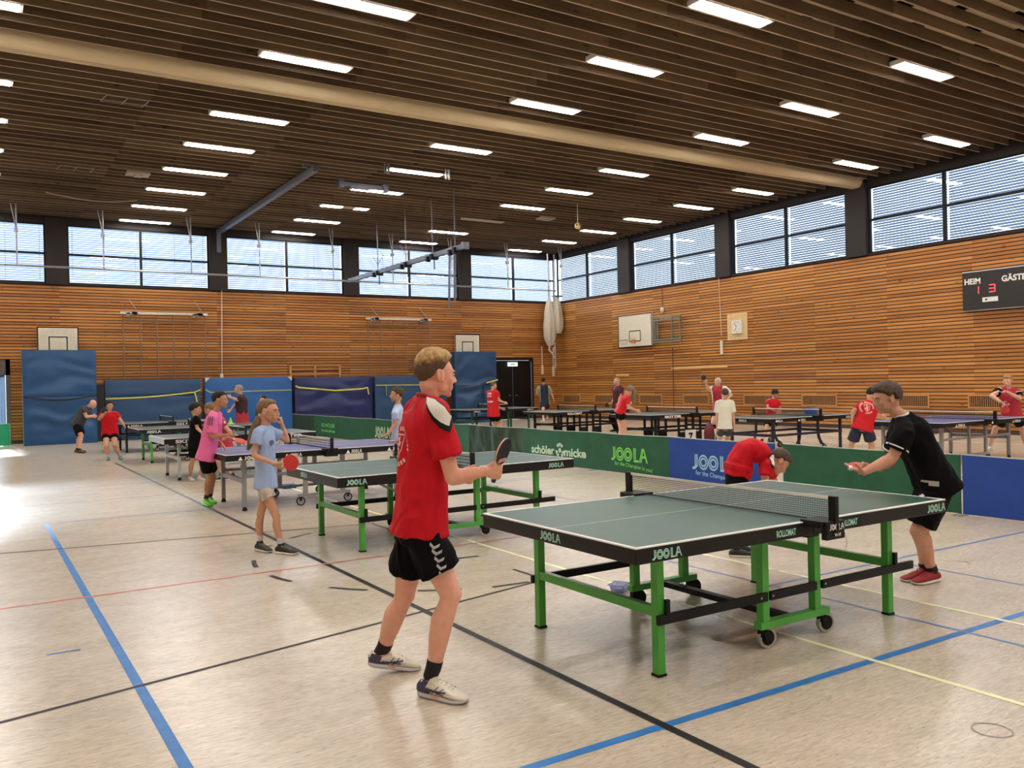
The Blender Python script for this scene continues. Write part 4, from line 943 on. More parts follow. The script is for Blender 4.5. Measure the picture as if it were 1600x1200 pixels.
mesh('hanging_pole', MB().tube([(-.32, 0, 1.85), (-.30, 0, -.1)], [.035], 8).tube([(.10, .1, 1.85), (.05, .1, -3.2)], [.035], 8), mat('pale_pole', (.45, .42, .42), .4, .3), r)
for x in (-.28, .10):
    pass
o = mesh('wall_rope', MB().tube([(0, 0, .9), (0, 0, 0)], [.02], 6).box((-.05, -.02, -.35), (.05, .02, .05)), MATS['ivory'], loc=(21.55, 31.45, 2.3)); T(o, 'ivory handle on a cord by the corner nets, beside the door', 'pull cord')
o = mesh('wall_rope', MB().tube([(0, 0, .9), (0, 0, 0)], [.02], 6).box((-.05, -.02, -.40), (.05, .02, .05)), MATS['ivory'], loc=(22.15, 31.45, 2.25)); T(o, 'ivory handle on a cord in the very corner of the walls', 'pull cord')

# ------------------------------------------------------------------ small things
def tub(loc, s, m_, label, nm='plastic_tub', card=None):
    r = empty(nm, loc); T(r, label, 'tub')
    w_, d_, h_ = s; b = MB(); o_, i_ = 1, .93
    def ring(z, k): return [(-w_/2*k, -d_/2*k, z), (w_/2*k, -d_/2*k, z), (w_/2*k, d_/2*k, z), (-w_/2*k, d_/2*k, z)]
    v = ring(0, .78)+ring(h_, 1)+ring(h_, .94)+ring(.006, .74); f = [(3, 2, 1, 0), (12, 13, 14, 15)]
    for j in range(3):
        for i in range(4): f.append((j*4+i, j*4+(i+1) % 4, (j+1)*4+(i+1) % 4, (j+1)*4+i))
    mesh('tub_shell', b.add(v, f), m_, r, bevel=.003)
    mesh('tub_rim', MB().box((-w_/2-.008, -d_/2-.008, h_-.008), (w_/2+.008, -d_/2, h_)).box((-w_/2-.008, d_/2, h_-.008), (w_/2+.008, d_/2+.008, h_)).box((-w_/2-.008, -d_/2, h_-.008), (-w_/2, d_/2, h_)).box((w_/2, -d_/2, h_-.008), (w_/2+.008, d_/2, h_)), m_, r)
    if card: mesh('paper_card', MB().box((-.045, -.02, .008), (.045, .05, .03)), mat('paper', (.75, .75, .75), .6), r)
    return r
clr = bpy.data.materials.new('clear_blue_plastic'); clr.use_nodes = True; q = clr.node_tree; pb_ = q.nodes['Principled BSDF']; pb_.inputs['Base Color'].default_value = (.30, .38, .85, 1); pb_.inputs['Alpha'].default_value = .42; pb_.inputs['Roughness'].default_value = .15
nz_ = q.nodes.new('ShaderNodeTexNoise'); nz_.inputs['Scale'].default_value = 30; mr_ = q.nodes.new('ShaderNodeMapRange'); mr_.inputs[3].default_value = .1; mr_.inputs[4].default_value = .25; q.links.new(nz_.outputs[0], mr_.inputs[0]); q.links.new(mr_.outputs[0], pb_.inputs['Roughness'])
tb1 = tub((4.15, 5.08, 0), (.13, .12, .065), clr, 'clear blue plastic tub on the floor under the large green table', card=True); tb1.rotation_euler.z = .5
tub((4.27, 13.5, 0), (.26, .16, .06), mat('blue_plastic', (.06, .15, .60), .3), 'blue plastic tub on the floor behind the girl in light blue')
o = tub((15.9, 12.6, .762), (.26, .2, .13), MATS['blue_plastic'], 'blue box standing on the table behind the net')
for x, y in ((13.95, 23.6),):
    o = mesh('yellow_bottle_crate', MB().box((-.13, -.1, 0), (.13, .1, .30)), mat('yellow_crate', (.75, .45, .04), .5), loc=(13.45, 23.3, 0), bevel=.01); T(o, 'small yellow crate on the floor beside the cropped-haired man in red', 'crate')
cn = empty('training_cone', (5.25, 20.95, .7615)); T(cn, 'small yellow-green cone on the far end of a table tennis table', 'cone'); mesh('cone_body', MB().tube([(0, 0, 0.01), (0, 0, .16)], [.06, .010], 12), mat('lime_cone', (.50, .75, .12), .5), cn); mesh('cone_base', MB().box((-.09, -.09, 0), (.09, .09, .012)), MATS['lime_cone'], cn)
# rucksack
bp_ = onz(1109, 696, 0); r = empty('rucksack', (bp_.x, bp_.y, 0), .5); T(r, 'dark red and black sports rucksack on the floor beside the boy in white', 'rucksack')
ruc = mat('rucksack_red', (.13, .012, .018), .6); mb = MB().ell((0, 0, .27), (.17, .13, .28)).box((-.13, -.10, .02), (.13, .10, .3)); remesh('bag_body', mb, .02, ruc, r)
mesh('front_pocket', MB().ell((-.02, -.12, .17), (.11, .05, .13)), mat('rucksack_black', (.02, .02, .02), .6), r, smooth=True)
for x in (-.07, .05): mesh('bag_stripe', MB().tube([(x, -.14, .40), (x-.02, -.165, .25), (x-.02, -.15, .1)], [.008], 6), whiteM, r)
mesh('bag_handle', MB().tube([(-.05, 0, .53), (0, 0, .58), (.05, 0, .53)], [.012], 6), MATS['rucksack_black'], r)
o = mesh('chair_seat', MB().box((0, 0, 0), (.1, .1, .1)), ruc); bpy.data.objects.remove(o)
# ------------------------------------------------------------------ people
def V3(x): return Vector(x)
def head_frame(fwd, up=(0, 0, 1)):
    f = V3(fwd).normalized(); u = V3(up); u = (u-f*u.dot(f)).normalized(); r = f.cross(u)
    return Matrix((r, f, u)).transposed()        # columns: right, forward, up
def head_shapes(b, c, R, s, ears=True):
    def E(p, r, q=None, nu=20, nv=14): b.ell(c+R@(V3(p)*s), [x*s for x in r], R@(q or Matrix.Identity(3)), nu, nv)
    rx = lambda a: Matrix.Rotation(math.radians(a), 3, 'X')
    E((0, -.014, .036), (.077, .097, .082)); E((0, .020, .020), (.070, .074, .078)); E((0, .030, -.020), (.060, .062, .080))
    E((0, .022, -.062), (.054, .052, .040)); E((0, .028, -.082), (.038, .050, .022)); E((0, .072, -.096), (.022, .019, .017)); E((0, .083, .026), (.046, .014, .012)); E((0, -.040, -.045), (.056, .050, .055))
    b.tube([c+R@(V3(p)*s) for p in ((0, .088, .020), (0, .101, -.006), (0, .112, -.026))], [.010*s, .0105*s, .012*s], 10, rounded=True)
    for x in (-1, 1):
        E((x*.011, .104, -.031), (.008, .010, .008)); E((x*.036, .056, -.018), (.026, .028, .032)); E((x*.046, .022, -.058), (.012, .030, .028)); E((x*.022, .066, -.050), (.022, .022, .030))
    E((0, .089, -.054), (.022, .011, .006)); E((0, .087, -.066), (.020, .011, .007)); E((0, .082, -.060), (.027, .015, .020))
    if ears:
        for x in (-1, 1):
            q = Matrix.Rotation(math.radians(14*-x), 3, 'Z')@rx(-12)
            E((x*.078, -.007, -.006), (.0075, .018, .031), q, 14, 10)
            pts_ = []
            for k in range(9):
                a = math.radians(-70+k*37); pts_.append(c+R@((V3((x*.0835, -.008, -.004))+q@V3((x*.004, -.019*math.cos(a-.3), .031*math.sin(a+.2))))*s))
            b.tube(pts_, [.0055*s], 8, rounded=True)
def hair_shell(c, R, s, style):
    nu, nv = 96, 56; b = MB(); top = style.get('top', .030); side = style.get('side', .012); back = style.get('back', .016)
    fx = [0, 25, 45, 62, 74, 84, 100, 112, 128, 150, 180]
    fy = style.get('line', [32, 31, 27, 14, -8, -16, -4, -30, -38, -42, -42]); fuzz = style.get('fuzz', .004)
    C0 = V3((0, -.010, .024)); vs_ = []; fs_ = []
    for j in range(nv+1):
        el = -60+150*j/nv
        for i in range(nu):
            az = 360*i/nu; a = az if az <= 180 else 360-az; ar, er = math.radians(az), math.radians(el)
            d = V3((math.sin(ar)*math.cos(er), math.cos(ar)*math.cos(er), math.sin(er)))
            # skull radius in this direction
            r0 = 0
            for cc, rr_ in (((0, -.014, .036), (.077, .097, .082)), ((0, .020, .020), (.070, .074, .078)), ((0, -.040, -.045), (.056, .050, .055))):
                o = C0-V3(cc); A = sum((d[k]/rr_[k])**2 for k in range(3)); B = 2*sum(d[k]*o[k]/rr_[k]**2 for k in range(3)); Cq = sum((o[k]/rr_[k])**2 for k in range(3))-1
                q = B*B-4*A*Cq
                if q > 0: r0 = max(r0, (-B+math.sqrt(q))/(2*A))
            lim = float(np.interp(a, fx, fy)); m_ = max(0, min(1, (el-lim)/(7.0+6*(a > 50)))); m_ = m_*m_*(3-2*m_)
            tt = max(0, min(1, (el-18)/45)); tk = top*tt+(side*(1-abs(a-180)/180*.0) if a < 125 else back)*(1-tt)
            if a < 55: tk += style.get('fringe', .006)*max(0, 1-abs(el-42)/26)*(1-a/55)
            st = noise.noise(Vector((d.x*9, d.y*9, d.z*3.0))*2.2+Vector((style.get('seed', 0),)*3))+.6*noise.noise(Vector((d.x*30, d.y*30, d.z*8)))
            t = m_*(tk+fuzz*st)-(1-m_)*.006
            p = C0+d*(r0+t); vs_.append(c+R@(p*s))
    for j in range(nv):
        for i in range(nu): fs_.append((j*nu+i, j*nu+(i+1) % nu, (j+1)*nu+(i+1) % nu, (j+1)*nu+i))
    fs_.append(tuple(range(nu-1, -1, -1))); fs_.append(tuple(nv*nu+k for k in range(nu)))
    b.add(vs_, fs_)
    if style.get('fade'):
        for q in range(nu*nv):
            j, i = divmod(q, nu); el = -60+150*j/nv; az = 360*i/nu; a = az if az <= 180 else 360-az
            pass
    return b
def hand_shapes(b, wr_, d, n, s, curl=35, thumb=1, spread=5, curls=None, tdir=None):
    "wrist point, finger direction d, palm normal n (palm faces n); thumb=+1/-1 picks the side"
    d = V3(d).normalized(); n = V3(n); n = (n-d*n.dot(d)).normalized(); sd = d.cross(n)*thumb     # thumb side
    L = .092*s; pc = wr_+d*L*.5
    b.tube([wr_-d*.02*s, wr_+d*.012*s, wr_+d*.045*s, wr_+d*.078*s, wr_+d*.092*s], [(.025*s, .017*s), (.028*s, .017*s), (.038*s, .016*s), (.040*s, .014*s), (.036*s, .011*s)], 14, ref=sd)
    b.ell(wr_+d*.03*s+sd*.022*s+n*.008*s, (.018*s, .018*s, .018*s), None, 10, 8)
    ln = (.078, .086, .080, .062); rad = (.0088, .0092, .0086, .0076)
    for k in range(4):
        off = (.030-.0200*k)*s; base = wr_+d*(.084-.004*abs(k-1))*s+sd*off
        ang = math.radians(spread*(1.2-k)); dk = (d*math.cos(ang)+sd*math.sin(ang)).normalized(); p = base; pts_ = [base-d*.02*s, base]; c = 0
        cu = (curls[k] if curls else curl)
        for j, fr in enumerate((.46, .30, .24)):
            c += math.radians(cu*(1.0, 1.1, .7)[j]); v = dk*math.cos(c)+n*math.sin(c); p = p+v*ln[k]*fr*s; pts_.append(p)
        r = rad[k]*s; b.tube(pts_, [r*1.05, r*1.08, r, r*.93, r*.84], 10, rounded=True)
    tv = (V3(tdir).normalized() if tdir is not None else (d*.62+sd*.62+n*.42).normalized()); base = wr_+d*.022*s+sd*.024*s+n*.006*s
    t2 = (tv*.75+d*.45+n*.15*(curl > 50)).normalized(); b.tube([base, base+tv*.036*s, base+tv*.036*s+t2*.030*s, base+tv*.036*s+t2*.055*s], [.0135*s, .0115*s, .0105*s, .009*s], 10, rounded=True)
def shoe(parent, ank, toe_dir, s, mU, mS, lace=None, tilt=0, mat2=None, L=.295, fine=True):
    "ank: ankle joint; toe_dir horizontal; flat on the floor unless tilt (heel raised, degrees)"
    d = V3(toe_dir); d.z = 0; d.normalize(); sd = d.cross(V3((0, 0, 1))); L = L*s; up = V3((0, 0, 1))
    R_ = Matrix.Rotation(math.radians(tilt), 3, sd)if tilt else Matrix.Identity(3)
    o = V3((ank.x, ank.y, 0))-d*.075*s; piv = o+d*L*.8
    def P(x, y, z):
        q = o+d*x*L+sd*y*s+up*z*s
        if tilt: q = piv+Matrix.Rotation(-math.radians(tilt), 3, sd)@(q-piv)
        return q
    # outline half widths along the length
    X = [0, .04, .12, .25, .4, .55, .7, .82, .91, .97, 1.0]; Wd = [.016, .030, .039, .042, .041, .044, .048, .047, .040, .027, .010]
    Hh = [.055, .075, .088, .088, .085, .074, .058, .047, .040, .034, .022]; n = 14
    def sec(w_, z0, z1, x, flat):
        r = []
        for k in range(n):
            a = 2*PI*k/n; c, si = math.cos(a), math.sin(a); e = .6 if flat else .8
            yy = w_*abs(c)**e*(1 if c > 0 else -1); zz = (z0+z1)/2+(z1-z0)/2*abs(si)**e*(1 if si > 0 else -1); r.append(P(x, yy, zz))
        return r
    def loft(ws, z0s, z1s, flat):
        v = []; f = []
        for x, w_, z0, z1 in zip(X, ws, z0s, z1s): v += sec(w_, z0, z1, x, flat)
        for j in range(len(X)-1):
            for k in range(n): f.append((j*n+k, j*n+(k+1) % n, (j+1)*n+(k+1) % n, (j+1)*n+k))
        f.append(tuple(range(n-1, -1, -1))); f.append(tuple((len(X)-1)*n+k for k in range(n))); return v, f
    zt = [.034, .032, .030, .029, .027, .025, .024, .024, .024, .025, .026]; zb = [.012, .004, .0, 0, 0, 0, 0, 0, .003, .008, .016]
    b = MB(); b.add(*loft(Wd, [.018]*11, Hh, False)); b.tube([P(.27, 0, .07), P(.25, 0, .112)], [(.038*s, .044*s), (.034*s, .040*s)], 12, ref=sd)
    o_ = mesh('shoe', b, mU, parent, smooth=60)
    mesh('sole', MB().add(*loft([w_*1.07 for w_ in Wd], zb, zt, True)), mS, o_, smooth=50)
    if mat2:
        for yy in (-1, 1):
            Nn = sd*yy
            def dc(nm, shp, m_, of): decal(nm, o_, shp, P(.5, 0, .0), d, up, Nn, m_, off=of, step=.012, dist=.2)
            X_ = lambda x: (x-.5)*L
            poly_ = [(X_(-.02), .032), (X_(.30), .030), (X_(.36), .045), (X_(.24), .060), (X_(.30), .092), (X_(.10), .098), (X_(-.02), .085)]
            dc('heel_counter', (poly_, [tuple(range(len(poly_)))]), mat2[0], .004)
            sv = []; sf = []
            for (xa, za), (xb, zb_) in (((.36, .034), (.50, .070)), ((.46, .034), (.60, .064)), ((.28, .058), (.62, .036)), ((.34, .048), (.66, .050))):
                k = len(sv); w_ = .0035; sv += [(X_(xa)-w_, za), (X_(xa)+w_, za), (X_(xb)+w_, zb_), (X_(xb)-w_, zb_)]; sf.append((k, k+1, k+2, k+3))
                if abs(xb-xa) > .2: sv[k:k+4] = [(X_(xa), za-w_), (X_(xb), zb_-w_), (X_(xb), zb_+w_), (X_(xa), za+w_)]
            dc('side_stripes', (sv, sf), mat2[1], .005)
        c = MB()
        for yy in (-1, 1): c.bar(P(.28, yy*.0385, .016), P(.50, yy*.0435, .014), .004, .014, tuple(up))
        mesh('sole_flash', c, mat2[2], o_)
    if lace and fine:
        c = MB()
        for k in range(5):
            x = .40+.075*k; z = float(np.interp(x, X, Hh))+.001; w_ = .022-.0015*k
            c.tube([P(x, -w_, z-.008), P(x+.01, 0, z+.003), P(x, w_, z-.008)], [.0032*s], 6)
        c.tube([P(.40, 0, .088), P(.36, .03, .092), P(.42, .036, .078)], [.003*s], 6); c.tube([P(.40, 0, .088), P(.36, -.03, .092), P(.42, -.036, .078)], [.003*s], 6)
        mesh('laces', c, lace, o_)
    return o_
def folds(o, amp, fr=7, dirv=None, seed=0):
    me = o.data; n = len(me.vertices); co = np.empty(n*3); me.vertices.foreach_get('co', co); no = np.empty(n*3); me.vertices.foreach_get('normal', no)
    co = co.reshape(-1, 3); no = no.reshape(-1, 3)
    for i in range(n):
        p = Vector(co[i]); q = Vector((p.x*fr, p.y*fr, p.z*fr*.55))+Vector((seed, 0, 0))
        w_ = noise.noise(q*.45)*1.6; v = 1-abs(noise.noise(q+Vector((w_, w_, w_))))*2.6
        co[i] += no[i]*amp*(v+.5*noise.noise(q*2.1))
    me.vertices.foreach_set('co', co.ravel()); me.update()
def decal(name, target, vf, O, U, V, N, m_, off=.0025, step=.012, dist=.35, parent=None, hide_back=True):
    "conform flat shapes to a garment by dropping them onto it along -N"
    O, U, V, N = map(V3, (O, U, V, N)); U.normalize(); V.normalize(); N.normalize()
    dep = bpy.context.evaluated_depsgraph_get(); dep.update(); tree = BVHTree.FromObject(target, dep)
    me = bpy.data.meshes.new(name); me.from_pydata([(x, y, 0) for x, y in vf[0]], [], vf[1]); bm = bmesh.new(); bm.from_mesh(me)
    bmesh.ops.triangulate(bm, faces=bm.faces[:])
    for _ in range(6):
        es = [e for e in bm.edges if e.calc_length() > step*1.6]
        if not es: break
        bmesh.ops.subdivide_edges(bm, edges=es, cuts=1); bmesh.ops.triangulate(bm, faces=[f for f in bm.faces if len(f.verts) > 3])
    bad = []
    for v in bm.verts:
        st = O+U*v.co.x+V*v.co.y+N*dist; h = tree.ray_cast(st, -N, dist*2.2)
        if h[0] is None: bad.append(v); continue
        nn = h[1]; nn = nn if nn.dot(N) > 0 else -nn
        v.co = h[0]+nn*off
    if bad: bmesh.ops.delete(bm, geom=bad, context='VERTS')
    bm.to_mesh(me); bm.free(); me.materials.append(m_); smooth_(me)
    o = bpy.data.objects.new(name, me); COL.objects.link(o); o.parent = parent or target
    return o

def recolor(o, m_, test):
    o.data.materials.append(m_); k = len(o.data.materials)-1
    for p in o.data.polygons:
        if test(p.center): p.material_index = k
def bat(label, hand, axis, nrm, front, back, s=1.0, flip=None, black_handle=False):
    "hand: grip centre; axis: from handle to blade; nrm: blade normal"
    a = V3(axis).normalized(); n = V3(nrm); n = (n-a*n.dot(a)).normalized(); sd = a.cross(n)
    r = empty('table_tennis_bat', hand); T(r, label, 'bat', 'table tennis bats'); M_ = Matrix((sd, a, n)).transposed().to_4x4()
    def disc(z0, z1, k):
        v = []; N_ = 40
        for z in (z0, z1):
            for i in range(N_):
                t = 2*PI*i/N_; x = .075*k*math.sin(t); y = .125+.079*k*math.cos(t)
                if y < .062: y = max(y, .055); 
                v.append((x, y, z))
        f = [tuple(range(N_-1, -1, -1)), tuple(range(N_, 2*N_))]+[(i, (i+1) % N_, N_+(i+1) % N_, N_+i) for i in range(N_)]
        return MB().add(v, f)
    wood = mat('bat_plywood', (.72, .58, .38), .5)
    for nm, bb, m_ in (('blade', disc(-.0032, .0032, 1).add([(-.03, .03, -.0032), (.03, .03, -.0032), (.045, .065, -.0032), (-.045, .065, -.0032), (-.03, .03, .0032), (.03, .03, .0032), (.045, .065, .0032), (-.045, .065, .0032)], [(0, 3, 2, 1), (4, 5, 6, 7), (0, 1, 5, 4), (1, 2, 6, 5), (2, 3, 7, 6), (3, 0, 4, 7)]), wood),
                       ('rubber', disc(.0032, .0072, .985), front), ('rubber', disc(-.0072, -.0032, .985), back),
                       ('handle', MB().tube([(0, .045, 0), (0, .0, 0), (0, -.045, 0), (0, -.055, 0)], [(.0135, .011), (.0125, .0105), (.0165, .0125), (.015, .011)], 14, ref=(1, 0, 0)), mat('bat_handle_dark', (.05, .04, .04), .5) if black_handle else mat('bat_handle', (.45, .30, .16), .5))):
        if s != 1: bb.v = [tuple(c*s for c in v) for v in bb.v]
        bb.xf(M_); mesh(nm, bb, m_, r, smooth=40)
    return r
bat_red = mat('red_bat_rubber', (.62, .035, .035), .55, var=.04); bat_black = mat('black_bat_rubber', (.02, .018, .022), .6)

eyeW = mat('eye_white', (.75, .72, .70), .2); eyeD = mat('eye_dark', (.03, .02, .015), .2)
HAIR = {}
def hairm(n_, c): return mat('hair_'+n_, c, .55, var=.35, scale=45, bump=.5, bscale=120, spec=.3)
def person(label, D=None, pos=None, H=1.7, b=90, head=None, neck=None, pelv=None, hd=None, hup=None, P={}, girth=1.0, skin=(.62, .34, .24),
           hair=('brown', (.05, .028, .016)), hstyle={}, shirt=None, shorts=None, sleeve=.62, short_len=.55, sock=None, shoes=None, vox=.012,
           hands={}, lean=0, twist=0, shirt_len=.12, long_pants=False, ponytail=None, bald=False, fold=.004, sl_loose=1.0, cls='person', hscale=1.0, mid=None, hipw=1.0, glasses=False, sgirth=1.0):
    S = H/1.75; G = girth
    if D is None: D = depth(V3((pos[0], pos[1], 0)))
    br = math.radians(b); cr0 = V3((CR.x, CR.y, 0)).normalized(); cf0 = V3((CF.x, CF.y, 0)).normalized()
    Fd = math.cos(br)*cf0+math.sin(br)*cr0; Rt = math.cos(br)*cr0-math.sin(br)*cf0
    tb_ = math.radians(b+twist); Rsh = math.cos(tb_)*cr0-math.sin(tb_)*cf0; Fsh = math.cos(tb_)*cf0+math.sin(tb_)*cr0
    hdp = P.get('hd', lean); N_ = pt(*neck, D+lean); Hc = pt(*head, D+hdp); Pc = pt(*pelv, D)
    gs = (shirt or {}); J_ = {}
    spine = (N_-Pc).normalized()
    def side(k): return 1 if k == 'R' else -1
    for k in 'RL':
        s = side(k); a = P.get('s'+k)
        off = Rsh*s*.175*S*(.9+.1*G)
        base = N_-spine*.055*S+off
        if a:
            dd = depth(base); base = pt(a[0], a[1], dd+(a[2] if len(a) > 2 else 0))
        J_['s'+k] = base
    Lu, Lf, Lt, Ls = .285*S, .255*S, .42*S, .42*S
    def chain(p0, a, L):
        d0 = depth(p0); q = pt(a[0], a[1], d0); r = (q-p0).length; sg = a[2] if len(a) > 2 else 0
        if abs(sg) > 1e-6 and abs(sg) != 1: return pt(a[0], a[1], d0+sg)
        if sg and r < L: return pt(a[0], a[1], d0+sg*math.sqrt(L*L-r*r))
        return q
    for k in 'RL':
        s = side(k); e_ = P.get('e'+k); w_ = P.get('w'+k)
        J_['e'+k] = chain(J_['s'+k], e_, Lu) if e_ else J_['s'+k]+V3((0, 0, -Lu))+Rsh*s*.03*S
        J_['w'+k] = chain(J_['e'+k], w_, Lf) if w_ else J_['e'+k]+V3((0, 0, -Lf))+Fsh*.05*S
        hp = Pc+Rt*s*.086*S*hipw+V3((0, 0, -.02*S)); J_['h'+k] = hp
        an = P.get('a'+k); kn = P.get('k'+k)
        az = P.get('az'+k, .085*S)
        if an: J_['a'+k] = onz(an[0], an[1], az) if len(an) == 2 else pt(*an)
        else:
            g = V3((pos[0], pos[1], 0)) if pos else V3((Pc.x, Pc.y, 0)); q = g+Rt*s*.12*S; J_['a'+k] = V3((q.x, q.y, az))
        if kn: J_['k'+k] = pt(kn[0], kn[1], (depth(hp)+depth(J_['a'+k]))/2+(kn[2] if len(kn) > 2 else 0))
        else:
            m_ = (hp+J_['a'+k])/2; dv = J_['a'+k]-hp; ex = math.sqrt(max(0, Lt*Lt-(dv.length/2)**2)); J_['k'+k] = m_+Fd*min(ex, .22*S)
    hs = S**.45*.98*hscale*(H/1.75)**.05
    hdir = V3(hd) if hd else (1, 0, 0)
    hdir = (CR*hdir[0]+CF*hdir[1]+CU*hdir[2]); hupv = CR*hup[0]+CF*hup[1]+CU*hup[2] if hup else V3((0, 0, 1))
    HR = head_frame(hdir, hupv); hcol = HR.col
    # body
    B_ = MB(); head_shapes(B_, Hc, HR, hs)
    nb = N_; B_.tube([Hc+HR@V3((0, -.028, -.035))*hs, Hc+HR@V3((0, -.026, -.085))*hs, nb+spine*.0, nb-spine*.06*S], [.048*hs, .046*hs*(.8+.2*G), .054*S*(.8+.2*G), .075*S*G], 16)
    mid_ = pt(*mid, D) if mid else None
    def spine_pt(t):
        if mid_ is None: return Pc.lerp(N_, t)
        return (Pc*(1-t)**2+mid_*2*t*(1-t)+N_*t*t)
    def torso(b_, sc, ts, xs, ys_, extra=()):
        path = [spine_pt(t) for t in ts]
        N2 = len(path); vs_ = []; n = 28
        for i, p in enumerate(path):
            t = ts[i]; up_ = (path[min(i+1, N2-1)]-path[max(i-1, 0)]).normalized(); a = Rt.lerp(Rsh, max(0, min(1, t))); a = (a-up_*a.dot(up_)).normalized(); f = up_.cross(a)
            for k in range(n):
                th = 2*PI*k/n; c, si = math.cos(th), math.sin(th); e = .85
                vs_.append(p+a*xs[i]*sc*(abs(c)**e)*(1 if c > 0 else -1)+f*ys_[i]*sc*(abs(si)**e)*(1 if si > 0 else -1))
        fs_ = [tuple(range(n-1, -1, -1)), tuple((N2-1)*n+k for k in range(n))]
        for i in range(N2-1):
            for k in range(n): fs_.append((i*n+k, i*n+(k+1) % n, (i+1)*n+(k+1) % n, (i+1)*n+k))
        b_.add(vs_, fs_)
    torso(B_, S*G, [-.12, 0, .3, .55, .8, .92, 1.0], [.12, .140, .125, .140, .152, .12, .06], [.085, .095, .088, .100, .10, .075, .055])
    for k in 'RL':
        s_, e_, w_ = J_['s'+k], J_['e'+k], J_['w'+k]; h_, kn, a_ = J_['h'+k], J_['k'+k], J_['a'+k]
        B_.tube([N_-spine*.06*S, N_.lerp(s_, .6)-spine*.01*S, s_], [.06*S*G, .055*S*G, .054*S*G], 12); B_.ell(s_, (.056*S*G,)*3)
        B_.tube([s_, s_.lerp(e_, .35), s_.lerp(e_, .75), e_], [.052*S*G, .049*S*G, .041*S*G, .038*S*G], 12, rounded=True)
        B_.tube([e_, e_.lerp(w_, .22), e_.lerp(w_, .6), w_], [.038*S*G, .042*S*G, .034*S*G, .026*S*(.6+.4*G)], 12, rounded=True)
        B_.tube([h_, h_.lerp(kn, .3), h_.lerp(kn, .7), h_.lerp(kn, .93), kn], [.078*S*G, .080*S*G, .064*S*G, .056*S*G, .055*S*G], 14, rounded=True)
        cb = -Fd*.012*S
        B_.tube([kn, kn.lerp(a_, .12), kn.lerp(a_, .3)+cb, kn.lerp(a_, .5)+cb*.7, kn.lerp(a_, .75), kn.lerp(a_, .95), a_+V3((0, 0, -.03*S))], [.053*S*G, .050*S*G, .058*S*G, .053*S*G, .039*S*G, .034*S*G, .029*S*G], 14)
        B_.ell(kn+Fd*.012*S, (.047*S*G,)*3)
        hh = hands.get(k, {}); dflt = (w_-e_).normalized()
        dr_ = hh.get('d'); dr_ = (CR*dr_[0]+CF*dr_[1]+CU*dr_[2]) if dr_ else dflt
        nn = hh.get('n'); nn = (CR*nn[0]+CF*nn[1]+CU*nn[2]) if nn else Rsh*(-side(k))
        hand_shapes(B_, w_, dr_, nn, S**.8*hh.get('s', 1), hh.get('curl', 30), hh.get('thumb', side(k)*1), curls=hh.get('curls'), tdir=(CR*hh['t'][0]+CF*hh['t'][1]+CU*hh['t'][2]) if 't' in hh else None, spread=hh.get('spread', 5))
    sk = skin_mat('skin_%d%d%d' % tuple(int(c*100) for c in skin), skin)
    body = remesh(cls, B_, vox, sk, None, 4 if vox < .007 else 2, .5); T(body, label, 'person')
    gl = V3((Pc.x, Pc.y, 0))
    # eyes and brows
    if vox <= .0125:
        for x in (-1, 1):
            e_ = MB().ell(Hc+HR@V3((x*.031, .0835, .004))*hs, (.0125*hs, .0075*hs, .0075*hs), HR, 12, 8); eo = mesh('eye', e_, eyeW, body, smooth=True)
            mesh('iris', MB().ell(Hc+HR@V3((x*.031, .0905, .004))*hs, (.0058*hs, .002*hs, .0058*hs), HR, 10, 6), eyeD, eo, smooth=True)
            hm_ = hairm(*hair); mesh('eyebrow', MB().tube([Hc+HR@V3((x*.014, .096, .022))*hs, Hc+HR@V3((x*.032, .0945, .027))*hs, Hc+HR@V3((x*.050, .078, .021))*hs], [.003*hs, .0035*hs, .002*hs], 6, rounded=True), hm_, body)
            if vox < .009:
                mesh('eyelid', MB().tube([Hc+HR@V3((x*.018, .088, .007))*hs, Hc+HR@V3((x*.031, .0925, .0115))*hs, Hc+HR@V3((x*.046, .080, .006))*hs], [.0028*hs], 6, rounded=True), sk, eo)
        for x in (-1, 1): mesh('ear_shade', MB().ell(Hc+HR@V3((x*.0865, .000, -.010))*hs, (.0025*hs, .0055*hs, .010*hs), HR, 10, 6), mat('ear_shade', (skin[0]*.45, skin[1]*.3, skin[2]*.3), .7), body, smooth=True)  # dark skin-toned ellipsoid, shade of the inner ear put into its colour
        lipM = mat('lip', (min(1, skin[0]*.9), skin[1]*.55, skin[2]*.6), .5)
        mesh('lips', MB().tube([Hc+HR@V3((-.018, .089, -.060))*hs, Hc+HR@V3((0, .0975, -.0595))*hs, Hc+HR@V3((.018, .089, -.060))*hs], [.0028*hs, .004*hs, .0028*hs], 8, rounded=True), lipM, body)
    if glasses:
        gb = MB()
        for x in (-1, 1):
            pp = [Hc+HR@V3((x*.032+.023*math.cos(t), .101, .003+.018*math.sin(t)))*hs for t in np.linspace(0, 2*PI, 13)]; gb.tube(pp, [.0018*hs], 5); gb.tube([Hc+HR@V3((x*.055, .100, .006))*hs, Hc+HR@V3((x*.079, .0, .006))*hs], [.0018*hs], 5)
        mesh('glasses', gb, mat('glasses_frame', (.03, .03, .03), .4), body)
